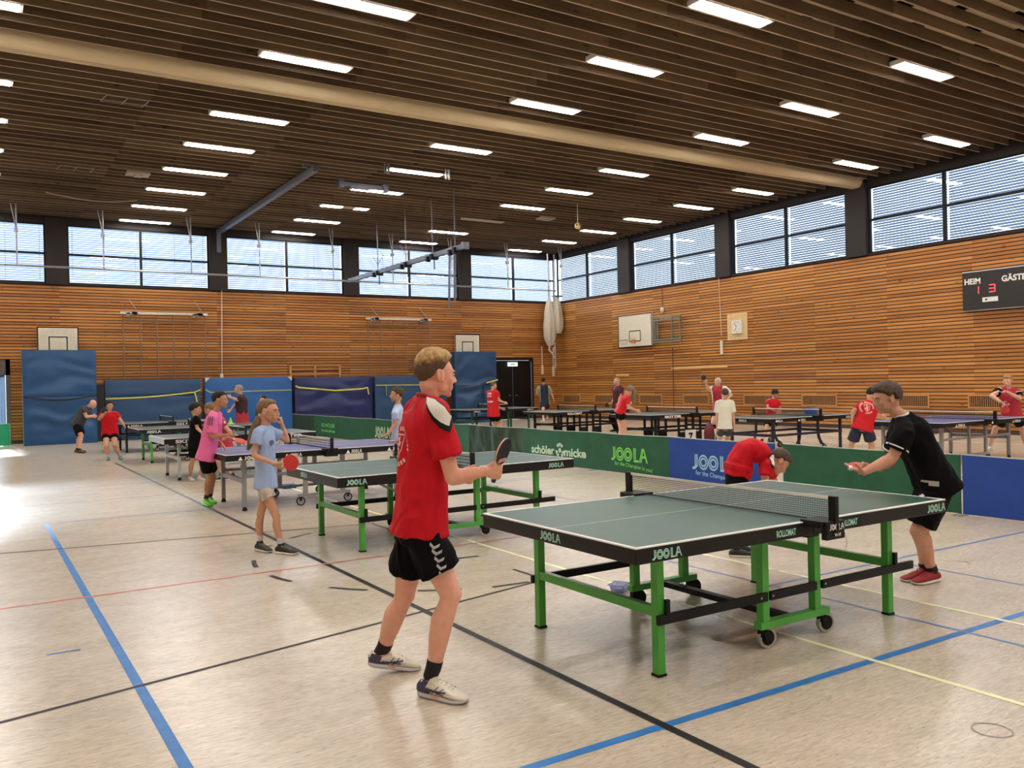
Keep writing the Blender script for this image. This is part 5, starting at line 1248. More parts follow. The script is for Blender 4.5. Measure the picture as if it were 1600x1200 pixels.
    if not bald:
        ho = mesh('hair', hair_shell(Hc, HR, hs, hstyle), hairm(*hair), body, smooth=True)
        if hstyle.get('fade'):
            at = ho.data.attributes.new('fade', 'FLOAT', 'POINT'); nu, nv = 96, 56
            for q in range(nu*(nv+1)):
                j, i = divmod(q, nu); el = -60+150*j/nv; az = 360*i/nu; a = az if az <= 180 else 360-az
                at.data[q].value = max(0, min(1, (46+10*noise.noise(Vector((i*.3, j*.25, 0)))-(a-100)*.22*(a > 100)-el)/20))*max(0, min(1, (a-28)/22))
            M_ = ho.data.materials[0].copy(); M_.name = 'hair_two_tone'; ho.data.materials[0] = M_; n_ = M_.node_tree.nodes; l_ = M_.node_tree.links
            an_ = n_.new('ShaderNodeAttribute'); an_.attribute_name = 'fade'; mx_ = n_.new('ShaderNodeMixRGB'); bs_ = n_['Principled BSDF']; src = bs_.inputs['Base Color'].links[0].from_socket
            l_.new(an_.outputs['Fac'], mx_.inputs[0]); l_.new(src, mx_.inputs[1]); mx_.inputs[2].default_value = list(hstyle['fade'])+[1]; l_.new(mx_.outputs[0], bs_.inputs['Base Color'])
    if ponytail:
        pth = [pt(x, y, D+(z if len(q_) > 2 else 0)) for q_ in ponytail[0] for x, y, z in [(q_+(0,))[:3]]]
        pb = MB(); n = 18; vs_ = []; rads = ponytail[1]; Npt = len(pth); fs_ = []
        pb.tube(pth, rads, 14, rounded=True); ph = mesh('ponytail', pb, hairm(*hair), body)
        sm = ph.modifiers.new('s', 'SUBSURF'); sm.levels = 2; sm.render_levels = 2
        smooth_(ph.data)
        if ponytail[2]: mesh('hair_tie', MB().tube([pth[0], pth[0].lerp(pth[1], .25)], [rads[0]*1.12], 12, rounded=True), mat('hair_tie', (.55, .60, .70), .6), body)
    # shirt
    out = dict(body=body, J=J_, Pc=Pc, N=N_, Hc=Hc, HR=HR, hs=hs, S=S, Rsh=Rsh, Fsh=Fsh, Fd=Fd, Rt=Rt, spine=spine, D=D)
    if shirt:
        b_ = MB(); q = S*G*sgirth; L0 = -shirt_len*.6/max(.3, (N_-Pc).length)
        torso(b_, q, [L0*1.6, L0, .02, .25, .45, .65, .80, .89, .95, 1.02], [.192, .190, .184, .168, .166, .173, .178, .160, .112, .070], [.146, .145, .140, .124, .122, .126, .125, .104, .085, .064])
        for k in 'RL':
            s_, e_ = J_['s'+k], J_['e'+k]; b_.tube([N_-spine*.055*S, N_.lerp(s_, .55)-spine*.004*S, s_-spine*.004*S], [.070*q, .068*q, .068*q], 14); b_.ell(s_-spine*.006*S, (.069*q,)*3)
            en = s_.lerp(e_, sleeve); b_.tube([s_, s_.lerp(e_, sleeve*.5), en], [.066*q, .067*q*sl_loose, .071*q*sl_loose], 16)
        so = remesh('shirt', b_, vox, shirt['m'], body, 4, .5); folds(so, fold*S, 9, seed=D)
        out['shirt'] = so
        if shirt.get('collar') is not None:
            cbm = MB(); N8 = 14; up_ = (Hc-N_).normalized(); c0 = N_+spine*.008*S
            pts_ = [c0+(Rsh*math.cos(t)*.066*S*G+Fsh*math.sin(t)*.060*S*G) + up_*(.012-.022*math.sin(t))*S for t in np.linspace(0, 2*PI, N8+1)]
            cbm.tube(pts_, [.009*S], 8); mesh('collar', cbm, shirt['collar'], so, smooth=True)
        if shirt.get('cuff') is not None:
            for k in 'RL':
                s_, e_ = J_['s'+k], J_['e'+k]; en0, en = s_.lerp(e_, sleeve-.10), s_.lerp(e_, sleeve-.055)
                mesh('sleeve_band', MB().tube([en0, en], [.0725*q*sl_loose+.002], 24), shirt['cuff'], so, smooth=50)
    if shorts:
        b_ = MB(); q = S*G; up_ = spine
        torso(b_, q, [-.10, 0, .10, .18], [.145, .158, .150, .138], [.108, .116, .108, .098])
        for k in 'RL':
            h_, kn, a_ = J_['h'+k], J_['k'+k], J_['a'+k]
            if long_pants: b_.tube([h_, h_.lerp(kn, .5), kn, kn.lerp(a_, .5), kn.lerp(a_, .97)], [.098*q, .088*q, .072*q, .062*q, .058*q], 16)
            else:
                en = h_.lerp(kn, short_len); b_.ell(h_, (.091*q,)*3); b_.tube([h_, h_.lerp(kn, short_len*.4), en], [.091*q, .099*q, .105*q], 18)
        po = remesh('trousers' if long_pants else 'shorts', b_, vox, shorts['m'], body, 4, .5); folds(po, fold*S, 8, seed=D+3); out['shorts'] = po
    if shoes:
        for k in 'RL':
            tp_ = P.get('t'+k)
            if tp_: tq = onz(tp_[0], tp_[1], .02); td = tq-J_['a'+k]
            else: td = Fd+Rt*side(k)*.15
            shoe(body, J_['a'+k], td, S*shoes.get('s', 1), shoes['u'], shoes['s_'], shoes.get('lace'), P.get('tilt'+k, 0), shoes.get('m2'), fine=vox < .013)
            if sock:
                a_, kn = J_['a'+k], J_['k'+k]; sh = sock[1]; dk = (kn-a_).normalized()
                mesh('sock', MB().tube([a_-V3((0, 0, .035*S)), a_+V3((0, 0, .02*S)), a_+dk*sh*S*.6, a_+dk*sh*S], [.033*S*G, .0375*S*G, .040*S*G, .042*S*G], 16), sock[0], body, smooth=60)
    return out
# ------------------------------------------------------------------ the players
redS = mat('red_jersey', (.56, .006, .016), .7, var=.06, scale=14, spec=.2); redS2 = mat('bright_red_jersey', (.60, .016, .022), .7, var=.06, scale=14, spec=.2); darkredS = mat('dark_red_jersey', (.42, .015, .03), .7, var=.08)
blackS = mat('black_sport_fabric', (.0035, .0035, .0045), .8, var=.2, scale=10, spec=.12); navyS = mat('navy_fabric', (.012, .018, .05), .75, var=.1)
lblueS = mat('light_blue_tshirt', (.34, .46, .74), .8, var=.06); pinkS = mat('pink_jersey', (.80, .15, .38), .75, var=.05); whiteS = mat('cream_white_tshirt', (.72, .70, .58), .85, var=.04); greyS = mat('charcoal_tshirt', (.055, .058, .065), .85, var=.1)
whitePanel = mat('white_jersey_panel', (.78, .75, .68), .75, var=.02); sockK = mat('black_sock', (.01, .01, .014), .85); sockW = mat('white_sock', (.62, .56, .62), .85)
wShoe = mat('cream_white_shoe', (.72, .68, .58), .55); navyR = mat('navy_shoe_trim', (.045, .045, .10), .5); orangeR = mat('orange_shoe_trim', (.80, .25, .12), .5); soleW = mat('white_sole', (.74, .72, .66), .6)
redShoe = mat('red_knit_shoe', (.30, .012, .02), .7, bump=.3, bscale=150); blkShoe = mat('black_shoe', (.02, .022, .018), .6); limeShoe = mat('lime_green_shoe', (.15, .68, .04), .45); tealShoe = mat('teal_shoe', (.05, .25, .35), .5); brownShoe = mat('brown_shoe', (.10, .04, .035), .6)
laceY = mat('cream_lace', (.82, .74, .48), .7); laceR = mat('red_lace', (.35, .02, .03), .7)
SK_PINK = (.80, .42, .31); SK_TAN = (.56, .28, .17); SK_MID = (.62, .33, .22)

# -- tall blond player in the foreground
p1 = person('tall blond player in red jersey and black shorts, back turned, holding a black bat upright', pos=(1.93, 4.10), H=1.80, b=68, vox=.0065,
    head=(681, 587), neck=(667, 627), pelv=(655, 826), hd=(1, .55, -.02), girth=1.0, skin=SK_PINK, hair=('blond', (.46, .29, .11)),
    hstyle=dict(top=.034, side=.007, back=.012, fuzz=.0035, fringe=.014, fade=(.10, .055, .03), line=[34, 34, 30, 16, 2, -4, -2, -22, -34, -40, -40]), twist=0,
    P=dict(hd=.0, eR=(707, 747), wR=(757, 736, 0), eL=(668, 742, 1), wL=(712, 744, .15), kR=(704, 928), aR=(673, 1062), tR=(740, 1096), kL=(632, 930), aL=(594, 1026), tL=(650, 1040), tiltL=10),
    shirt=dict(m=redS, collar=mat('dark_red_collar', (.38, .01, .03), .7)), shorts=dict(m=blackS), sleeve=.66, short_len=.60, shirt_len=.025, sgirth=.96, sl_loose=1.06, fold=.010,
    sock=(sockK, .10), shoes=dict(u=wShoe, s_=mat('white_navy_sole', (.60, .58, .62), .5), lace=laceY, m2=(navyR, navyR, orangeR), s=1.0),
    hands=dict(R=dict(d=(.80, .30, -.12), n=(.15, .95, .1), curls=(62, 68, 72, 74), t=(.75, -.15, .50)), L=dict(d=(.9, .4, -.12), curl=70)))
S_ = p1['S']; Fd, Rt, sp, N_ = p1['Fd'], p1['Rt'], p1['spine'], p1['N']
so = p1['shirt']; seen = -CF
def shape(pts): return [tuple(p) for p in pts], [tuple(range(len(pts)))]
# white shoulder panel with black piping: placed by what the camera side of the shoulder shows
def camdecal(name, target, pts_px, D, m_, off, parent=None, step=.010):
    c = pt(sum(p[0] for p in pts_px)/len(pts_px), sum(p[1] for p in pts_px)/len(pts_px), D)
    v = [((pt(p[0], p[1], D)-c).dot(CR), (pt(p[0], p[1], D)-c).dot(CU)) for p in pts_px]
    return decal(name, target, (v, [tuple(range(len(v)))]), c, CR, CU, -CF, m_, off=off, step=step, dist=.45, parent=parent)
D1 = depth(p1['J']['sR'])
pip = camdecal('shoulder_piping', so, [(665, 620), (682, 624), (695, 634), (706, 650), (707.5, 663), (704, 675), (690, 668), (677, 655), (669, 640)], D1, blackM, .003, step=.006)
camdecal('shoulder_panel', so, [(667, 622), (681, 626), (694, 636), (704, 651), (701.5, 665), (691, 660), (680, 650), (671, 637)], D1, whitePanel, .009, step=.006)
# back emblem: shield inside a broken ring of strokes
ev = []; ef = []
def poly(ps): k = len(ev); ev.extend(ps); ef.append(tuple(range(k, k+len(ps))))
for k in range(26):
    a = math.radians(100-k*13.4)
    if k in (9, 10, 16, 17): continue
    c_, s_ = math.cos(a), math.sin(a); r0, r1 = .108, .138; w_ = .009
    poly([(r0*c_-w_*s_, r0*s_+w_*c_), (r0*c_+w_*s_, r0*s_-w_*c_), (r1*c_+w_*s_, r1*s_-w_*c_), (r1*c_-w_*s_, r1*s_+w_*c_)])
sh_ = [(-.052, .085), (.052, .085), (.052, -.02), (.03, -.07), (0, -.095), (-.03, -.07), (-.052, -.02)]
for i in range(len(sh_)):
    a, b2 = sh_[i], sh_[(i+1) % len(sh_)]; poly([a, b2, (b2[0]*.86, b2[1]*.88), (a[0]*.86, a[1]*.88)])
for q in ([(-.03, .055), (0, .072), (.012, .045), (-.008, .035)], [(0, .04), (.03, .03), (.026, 0), (.004, .012)], [(-.03, .02), (-.006, .02), (.01, -.02), (-.02, -.03)], [(-.004, -.02), (.025, -.01), (.015, -.055), (-.008, -.065)], [(-.035, -.01), (-.022, -.01), (-.022, -.05), (-.035, -.035)]): poly(q)
Bk = (-Fd+Rt*.0).normalized(); ec = N_.lerp(p1['Pc'], .345)
evs = [(x*.76, y*.76) for x, y in ev]
decal('back_emblem', so, (evs, ef), ec-Rt*.01, Rt, sp, Bk, mat('pale_print', (.80, .55, .50), .7), off=.003, step=.02)
# chevrons on the shorts
sh = p1['shorts']
def chev(w_, h_): return [(-w_/2, h_*.5), (0, h_*.0), (w_/2, h_*.5), (w_/2, h_*.02), (0, -h_*.5), (-w_/2, h_*.02)], [(0, 1, 4, 5), (1, 2, 3, 4)]
chM = mat('silver_chevron', (.42, .42, .43), .5)
for k in range(7):
    cx = 681+(702-681)*k/6; cy = 846+(914-846)*k/6
    if k == 0: cy += 2
    c = pt(cx, cy, depth(p1['J']['hR'])); decal('chevron', sh, chev(.048, .031), c, CR*.97+CU*-.2, CU*.97+CR*.2, -CF, chM, off=.003, step=.008)
hR = p1['J']['wR']
bat('black bat with pale edge held upright by the tall blond player', pt(775, 739, depth(hR)+.035), (.0, 0, 0) if 0 else tuple(CR*.30+CU*.93-CF*.10), tuple(CF*.42*-1+CR*.9-CU*.26), bat_black, bat_red, black_handle=True, s=.93)

# -- server in black at the far end of the nearest table
p2 = person('player in black polo and red shoes bent forward with a ball on the open palm', pos=(6.16, 3.93), H=1.66, b=270, vox=.0075,
    head=(1385, 623), neck=(1410, 651), pelv=(1461, 752), hd=(-1, -.02, -.22), hup=(-.2, 0, 1), girth=1.13, skin=(.62, .32, .22), hair=('dark_brown', (.075, .045, .028)), lean=0, sgirth=.98,
    hstyle=dict(top=.030, side=.026, back=.026, fringe=.016, fuzz=.004, line=[24, 24, 22, 10, -4, -6, 4, -24, -34, -36, -36]),
    P=dict(sL=(1413, 676), eL=(1394, 716, 0), wL=(1349, 738, -.06), sR=(1404, 672), eR=(1392, 722, .10), wR=(1364, 732, .05), kL=(1434, 830), aL=(1457, 893), tL=(1404, 914), kR=(1440, 826), aR=(1445, 890), tR=(1398, 906)),
    shirt=dict(m=blackS, collar=whitePanel, cuff=whitePanel), shorts=dict(m=blackS), sleeve=.66, short_len=.86, shirt_len=.09, sl_loose=1.12, fold=.008,
    sock=(sockK, .05), shoes=dict(u=redShoe, s_=soleW, lace=laceR, s=1.02),
    hands=dict(L=dict(d=(-.93, 0, .30), n=(.28, -.1, .95), curl=9, curls=(6, 8, 12, 16), thumb=-1, t=(-.55, -.25, .75)), R=dict(d=(-.9, .1, .2), n=(0, 1, 0), curl=60)))
o = mesh('ball', MB().ell(pt(1329, 731.5, depth(p2['J']['wL'])-.03), (.020, .020, .020), None, 20, 14), mat('white_ball', (.88, .84, .76), .4), smooth=True); T(o, 'small white ball on the open palm of the server in black', 'ball')
bat('red bat held flat behind the forearm of the server in black', pt(1367, 733, depth(p2['J']['wR'])), tuple(CR*-.95+CU*.12+CF*.25), tuple(CU*.86+CF*.12+CR*.15-CF*.5), bat_red, bat_black)
camdecal('shorts_badge', p2['shirt'], [(1430, 747), (1449, 748), (1449, 756), (1437, 755), (1437, 751), (1430, 750)], p2['D'], mat('grey_badge', (.45, .45, .42), .6), .004)
camdecal('shorts_mark', p2['shorts'], [(1425, 771), (1431, 767), (1434, 771), (1432, 775), (1425, 773)], p2['D'], whitePanel, .004)

# -- girl in light blue
p3 = person('girl with ponytail in light blue T-shirt, red bat low, hand at her face', pos=(2.50, 8.37), H=1.53, b=92, vox=.0075,
    head=(419.5, 643), neck=(414, 667), pelv=(415, 755), hd=(1, -.12, -.05), girth=.80, skin=(.60, .31, .20), hair=('light_brown', (.20, .115, .06)), hscale=1.06, sgirth=1.04,
    hstyle=dict(top=.014, side=.010, back=.014, fuzz=.002, line=[36, 36, 34, 24, 6, 0, 6, -14, -34, -40, -42]),
    P=dict(sR=(403, 676), eR=(397, 712, -.02), wR=(430, 725, -.10), sL=(426, 675), eL=(449, 689, .06), wL=(441, 664, -.02), kR=(431, 806), aR=(439, 853), tR=(466, 864), kL=(407, 803), aL=(406, 849), tL=(429, 862)),
    shirt=dict(m=lblueS), shorts=dict(m=mat('pale_patterned_fabric', (.52, .44, .38), .85, var=.35, scale=18)), sleeve=.50, short_len=.42, shirt_len=.05, sl_loose=1.15, fold=.005,
    sock=(sockW, .09), shoes=dict(u=blkShoe, s_=soleW, lace=mat('olive_lace', (.35, .35, .12), .7)),
    hands=dict(R=dict(d=(.93, -.1, -.30), n=(-.1, 1, .1), curls=(12, 55, 62, 66), t=(.8, -.3, .3)), L=dict(d=(-.22, -.15, 1), n=(-.9, .0, -.2), curls=(45, 50, 58, 62), thumb=1)),
    ponytail=([(409, 648), (402, 660), (398, 672), (393, 688), (388, 701)], [.028, .046, .052, .044, .018], 1), glasses=False)
camdecal('shirt_print', p3['shirt'], [(425, 688), (428, 687), (428.5, 693), (426.5, 697), (425, 693)], p3['D'], mat('dark_print', (.10, .12, .22), .7), .003)
bat('red bat held low by the girl in light blue', pt(434.5, 725, depth(p3['J']['wR'])-.03), tuple(CR*.96+CU*.12-CF*.12), tuple(-CF*.98+CR*.08), bat_red, bat_black, s=1.02)

# -- boy in pink
p4 = person('boy in pink jersey, black shorts and lime green shoes', D=11.45, H=1.58, b=85, vox=.010,
    head=(344, 625.5), neck=(337, 644), pelv=(322, 713), hd=(1, .02, 0), girth=.92, skin=(.50, .24, .14), hair=('black', (.012, .010, .009)), hstyle=dict(top=.020, side=.010, back=.012, line=[34, 34, 30, 18, 0, -4, 0, -20, -30, -36, -38]), sgirth=1.06,
    P=dict(sR=(332, 655), eR=(331, 681, 0), wR=(354, 680, -.05), eL=(338, 688, .15), wL=(346, 693, .1), kR=(328, 745), aR=(322, 781), tR=(341, 793), kL=(333, 745), aL=(328, 777), tL=(346, 788)),
    shirt=dict(m=pinkS), shorts=dict(m=blackS), sleeve=.84, short_len=.62, shirt_len=.05, sl_loose=1.12, sock=(sockK, .13), shoes=dict(u=limeShoe, s_=limeShoe, s=1.02), hands=dict(R=dict(d=(.9, 0, -.2), n=(0, .8, .5), curl=40), L=dict(d=(.5, 0, -.6), n=(0, 0, -1), curl=20)))
for k in range(3): camdecal('sleeve_stripe', p4['shirt'], [(333.5+k*3.2, 650), (334.8+k*3.2, 650), (334.2+k*3.2, 664), (332.9+k*3.2, 663)], p4['D'], navyS, .004)
camdecal('shirt_mark', p4['shirt'], [(318.5, 658), (322, 652), (322, 657), (318.5, 662)], p4['D'], navyS, .004)
bat('dark bat held flat by the boy in pink', pt(361, 684, depth(p4['J']['wR'])-.02), tuple(CR*.90-CU*.32), tuple(CU*.9+CR*.3-CF*.25), bat_red, bat_black)
p5 = person('boy all in black with white shoes standing behind the boy in pink', pos=(3.35, 15.50), H=1.40, b=68, vox=.012, head=(306, 639.5), neck=(306, 651), pelv=(304, 692), hd=(1, .45, 0), girth=.98, skin=(.56, .30, .19), hair=('black', (.012, .010, .009)), hstyle=dict(top=.030, side=.024, back=.026, line=[24, 24, 20, 8, -6, -10, -4, -26, -36, -40, -40]),
    P=dict(aL=(312, 745), tL=(320, 750), aR=(297, 745), tR=(305, 751), eR=(308, 669), wR=(315, 676, -.05)), shirt=dict(m=blackS), shorts=dict(m=blackS), sleeve=.6, short_len=.72, shirt_len=.14, sock=(sockW, .05), shoes=dict(u=wShoe, s_=soleW))
p6 = person('boy in red jersey half hidden behind the boy in pink', pos=(4.22, 15.05), H=1.50, b=255, vox=.013, head=(327, 640), neck=(340, 650), pelv=(352, 694), hd=(-1, .1, -.4), girth=1.05, skin=(.60, .32, .22), hair=('light_brown', (.20, .115, .06)), hstyle=dict(top=.02),
    P=dict(aL=(364, 743), aR=(352, 744), eL=(361, 676), wL=(352, 684)), shirt=dict(m=darkredS), shorts=dict(m=blackS), sleeve=.55, sock=(sockK, .06), shoes=dict(u=blkShoe, s_=soleW))
camdecal('sleeve_badge', p6['shirt'], [(354.5, 656), (358, 655), (359, 660), (356, 661)], p6['D'], whitePanel, .004)
# coach
p7 = person('grey-haired man in black and red shirt pointing before the bright blue mat', pos=(6.02, 22.75), H=1.74, b=285, vox=.013, head=(372.5, 609), neck=(376.5, 617), pelv=(379, 660), hd=(-1, -.35, -.05), girth=1.06, skin=(.60, .34, .24), hair=('grey', (.30, .27, .24)), hstyle=dict(top=.02, side=.012, back=.014),
    P=dict(sL=(375, 622), eL=(372, 625.5), wL=(361, 621), sR=(376, 621), eR=(368, 632, -.1), wR=(361, 640, -.1)), shirt=dict(m=mat('black_red_shirt', (.03, .006, .01), .7)), shorts=dict(m=blackS), sleeve=.55, shirt_len=.06, sock=(sockW, .06), shoes=dict(u=blkShoe, s_=soleW))
recolor(p7['shirt'], darkredS, lambda c: (c-p7['Pc']).dot(p7['spine']) < .25+.03*math.sin(c.x*40))
p8 = person('bald man in charcoal T-shirt bending forward before the tall blue mat', pos=(2.49, 25.60), H=1.72, b=88, vox=.013, head=(145, 632), neck=(137, 636), pelv=(121, 662), hd=(.75, -.1, -.65), hup=(.65, 0, .75), girth=1.12, skin=(.68, .38, .27), bald=True,
    P=dict(eR=(135, 651, 0), wR=(143, 651, 0), eL=(137, 650, .1), wL=(143, 650, .1), kR=(127, 681), aR=(124, 703), tR=(137, 707), kL=(125, 681), aL=(121, 702), tL=(133, 705)), shirt=dict(m=greyS), shorts=dict(m=blackS), sleeve=.5, short_len=.8, shirt_len=.08, sock=(sockK, .02), shoes=dict(u=brownShoe, s_=brownShoe))
p9 = person('boy in red T-shirt and teal shoes leaning on a table beside the bald man', pos=(2.81, 22.30), H=1.48, b=165, vox=.012, head=(171.5, 634.5), neck=(171, 645), pelv=(172, 677), hd=(.65, -.75, 0), girth=1.22, skin=(.62, .34, .23), hair=('black', (.012, .010, .009)), hstyle=dict(top=.026, side=.018, back=.02, fringe=.012),
    P=dict(eL=(188, 656), wL=(193, 663), eR=(155, 655), wR=(161, 647, -.15), aL=(187.5, 713), tL=(191, 718), aR=(169.5, 714), tR=(168, 720)), shirt=dict(m=redS), shorts=dict(m=blackS), sleeve=.62, short_len=.45, shirt_len=.05, sock=(sockW, .08), shoes=dict(u=tealShoe, s_=mat('ochre_sole', (.30, .22, .08), .6)))
bat('dark bat held to the chest by the boy with teal shoes', pt(160.5, 650, depth(p9['J']['wR'])-.05), tuple(CR*.3+CU*.9), tuple(-CF+CR*.5), bat_black, bat_red)
p10 = person('boy in pale blue T-shirt leaning a hand on the violet-blue table', pos=(5.86, 12.15), H=1.60, b=262, vox=.009, head=(619.5, 617.5), neck=(622, 633), pelv=(622, 686), hd=(-1, -.30, 0), girth=.86, skin=(.58, .31, .20), hair=('brown', (.07, .04, .022)), hstyle=dict(top=.026, side=.018, back=.018, fringe=.010),
    P=dict(sL=(617, 646), eL=(617, 664), wL=(604, 680, -.05), eR=(626, 664, .1)), shirt=dict(m=mat('pale_blue_tshirt', (.46, .56, .76), .8)), shorts=dict(m=darkredS), sleeve=.5, shirt_len=.02, sock=(sockW, .05), shoes=dict(u=wShoe, s_=soleW), hands=dict(L=dict(d=(-.9, 0, -.3), n=(0, 0, -1), curl=10, thumb=-1)))
o = mesh('bat_lying', MB().disc((0, 0, .006), .078, .012), bat_red); bpy.data.objects.remove(o)
bat('red bat lying on the violet-blue table beside the boy in pale blue', (5.30, 11.75, .7738), (1, .2, 0), (0, 0, 1), bat_red, bat_black)
p11 = person('cropped-haired man in red jersey with white back lettering near the black door', pos=(13.85, 22.90), H=1.72, b=40, vox=.014, head=(771, 602.5), neck=(770, 611), pelv=(771, 647), hd=(.9, .45, 0), girth=1.16, skin=SK_MID, hair=('cropped', (.12, .08, .05)), hstyle=dict(top=.006, side=.004, back=.005, fuzz=.001),
    P=dict(eR=(780, 626, 0), wR=(787, 628.5), eL=(775, 634, .1), wL=(783, 638, .1)), shirt=dict(m=redS2), shorts=dict(m=blackS), sleeve=.55, shirt_len=.08, sock=(sockW, .2), shoes=dict(u=wShoe, s_=soleW))
for py_, n_ in ((615, 3), (619, 3), (627.5, 4)): 
    for k in range(n_): camdecal('back_lettering', p11['shirt'], [(762+k*2.2, py_-1.2), (763.4+k*2.2, py_-1.2), (763.4+k*2.2, py_+1.2), (762+k*2.2, py_+1.2)], p11['D'], whitePanel, .006)
p12 = person('man in navy shirt with grey-green sleeves walking away beside the black door', pos=(20.86, 30.20), H=1.80, b=348, vox=.016, head=(849, 595.5), neck=(849.5, 602), pelv=(851, 628), hd=(.1, 1, 0), girth=1.22, skin=SK_MID, hair=('black', (.012, .010, .009)),
    P=dict(sL=(841.5, 606), eL=(839.5, 615), wL=(844, 621, .2), sR=(858, 606), eR=(862, 616), wR=(865, 624), kR=(854.5, 641), aR=(855, 651.5), kL=(849, 641), aL=(849, 655)), shirt=dict(m=mat('navy_shirt', (.010, .018, .045), .7), cuff=None), shorts=dict(m=navyS), sleeve=.75, short_len=.75, sock=(sockW, .04), shoes=dict(u=wShoe, s_=soleW))
recolor(p12['shirt'], mat('grey_green_sleeve', (.28, .34, .20), .7), lambda c: abs((c-p12['N']).dot(p12['Rsh'])) > .165*p12['S'])
p13 = person('man in dark maroon shirt and black trousers behind the long-haired girl', pos=(17.2, 20.95), H=1.76, b=235, vox=.014, head=(963.5, 596.5), neck=(965.5, 604), pelv=(965.5, 635), hd=(-1, -.5, -.1), girth=1.05, skin=(.62, .35, .26), hair=('fair', (.45, .33, .18)), hstyle=dict(top=.008, side=.006, back=.006, line=[50, 50, 46, 30, 10, 0, 0, -15, -25, -30, -30]),
    P=dict(eL=(969, 620), wL=(966, 630, -.1), eR=(960, 619), wR=(957, 627, -.1)), shirt=dict(m=mat('dark_maroon_shirt', (.09, .008, .018), .7)), shorts=dict(m=blackS), long_pants=True, sleeve=.6, shoes=dict(u=blkShoe, s_=blkShoe), sock=(sockK, .02))
bat('small red bat held low by the man in the dark red shirt', pt(954, 630, p13['D']-.1), tuple(-CR*.8-CU*.5), tuple(CF), bat_red, bat_black)
p14 = person('girl with long loose hair in red T-shirt leaning over a table', pos=(12.95, 15.35), H=1.58, b=72, vox=.012, head=(983.5, 611), neck=(979, 619), pelv=(968.5, 644), hd=(.7, .35, -.6), hup=(.55, 0, .8), girth=.95, skin=SK_MID, hair=('dark_blond', (.20, .14, .09)), hstyle=dict(top=.022, side=.022, back=.024),
    P=dict(sR=(980, 623), eR=(981.5, 636), wR=(994, 641), eL=(984, 632, .15), wL=(987, 629, .1), kR=(976.5, 670), aR=(975, 697), kL=(970, 670), aL=(969, 698)), shirt=dict(m=redS2), shorts=dict(m=blackS), sleeve=.6, short_len=.4, shirt_len=.04, sock=(sockW, .05), shoes=dict(u=wShoe, s_=soleW),
    ponytail=([(986, 605), (990.5, 612), (991, 620), (988.5, 629)], [.055, .075, .062, .026], 0))
p15 = person('white-haired man in red shirt with white sleeves raising a black bat', pos=(17.1, 16.55), H=1.70, b=215, vox=.013, head=(1121.5, 597), neck=(1122.5, 605), pelv=(1124.5, 640), hd=(-.8, -.7, 0), girth=1.10, skin=(.66, .40, .30), hair=('white', (.55, .52, .48)), hstyle=dict(top=.006, side=.006, back=.006), glasses=True,
    P=dict(sR=(1115, 606.5), eR=(1107, 609, -.1), wR=(1103.5, 600, -.1), sL=(1133, 607), eL=(1143, 617), wL=(1137.5, 623, -.15)), shirt=dict(m=darkredS), shorts=dict(m=blackS), sleeve=.7, shirt_len=.05, sock=(sockW, .06), shoes=dict(u=wShoe, s_=soleW))
recolor(p15['shirt'], whitePanel, lambda c: abs((c-p15['N']).dot(p15['Rsh'])) > .14*p15['S'] and (c-p15['N']).dot(p15['spine']) > -.42)
bat('black bat raised high by the older man in red and white', pt(1102, 597, p15['D']-.15), tuple(-CR*.35+CU*.8), tuple(-CF*.8+CU*.5), bat_black, bat_black)
p16 = person('boy in cream white T-shirt and grey shorts seen from behind', pos=(13.05, 12.48), H=1.42, b=4, vox=.011, head=(1132.8, 615.5), neck=(1132.5, 626), pelv=(1132.5, 668), hd=(.1, 1, -.1), girth=.98, skin=SK_MID, hair=('brown', (.07, .04, .022)), hstyle=dict(top=.016, side=.010, back=.012),
    P=dict(eL=(1120, 651), wL=(1120, 666), eR=(1146, 650), wR=(1147, 665)), shirt=dict(m=whiteS), shorts=dict(m=mat('dark_grey_shorts', (.04, .048, .05), .8)), sleeve=.72, sl_loose=1.12, shirt_len=.03, short_len=.5, sock=(sockK, .06), shoes=dict(u=blkShoe, s_=soleW), sgirth=1.06)
p17 = person('boy in red jersey looking down at the table with the blue box', pos=(16.5, 14.45), H=1.50, b=190, vox=.013, head=(1211, 616), neck=(1208.5, 624), pelv=(1205, 655), hd=(.25, -.7, -.6), hup=(0, -.6, .8), girth=.92, skin=SK_TAN, hair=('black', (.012, .010, .009)), hstyle=dict(top=.026, side=.018),
    P=dict(sR=(1200, 627), eR=(1199.5, 637, -.1), wR=(1213, 643, -.2), sL=(1215.5, 628), eL=(1220, 640), wL=(1215, 647, -.15), kR=(1197, 672), aR=(1190, 689)), shirt=dict(m=redS), shorts=dict(m=blackS), sleeve=.5, shirt_len=.03, sock=(sockK, .05), shoes=dict(u=blkShoe, s_=blkShoe))
camdecal('shoulder_panel', p17['shirt'], [(1196, 622), (1200, 619), (1204, 620), (1203, 624), (1197, 626)], p17['D'], whitePanel, .006)
p18 = person('boy in red jersey and navy shorts, legs apart, round emblem on his back', pos=(13.0, 9.15), H=1.55, b=25, vox=.010, head=(1362.5, 616), neck=(1360.5, 627), pelv=(1347, 669), hd=(.9, .4, -.4), hup=(.4, .1, .9), girth=1.08, skin=SK_MID, hair=('black', (.012, .010, .009)), hstyle=dict(top=.022, side=.016),
    P=dict(sL=(1342, 635), eL=(1333, 643, -.02), wL=(1332, 653), sR=(1368, 637), eR=(1367, 648, .05), wR=(1378, 650, .05), kL=(1331, 694), aL=(1320, 723), kR=(1362, 694), aR=(1361, 724)), shirt=dict(m=redS2), shorts=dict(m=navyS), sleeve=.5, short_len=.72, shirt_len=.04, hipw=1.1, sock=(sockK, .05), shoes=dict(u=wShoe, s_=soleW))
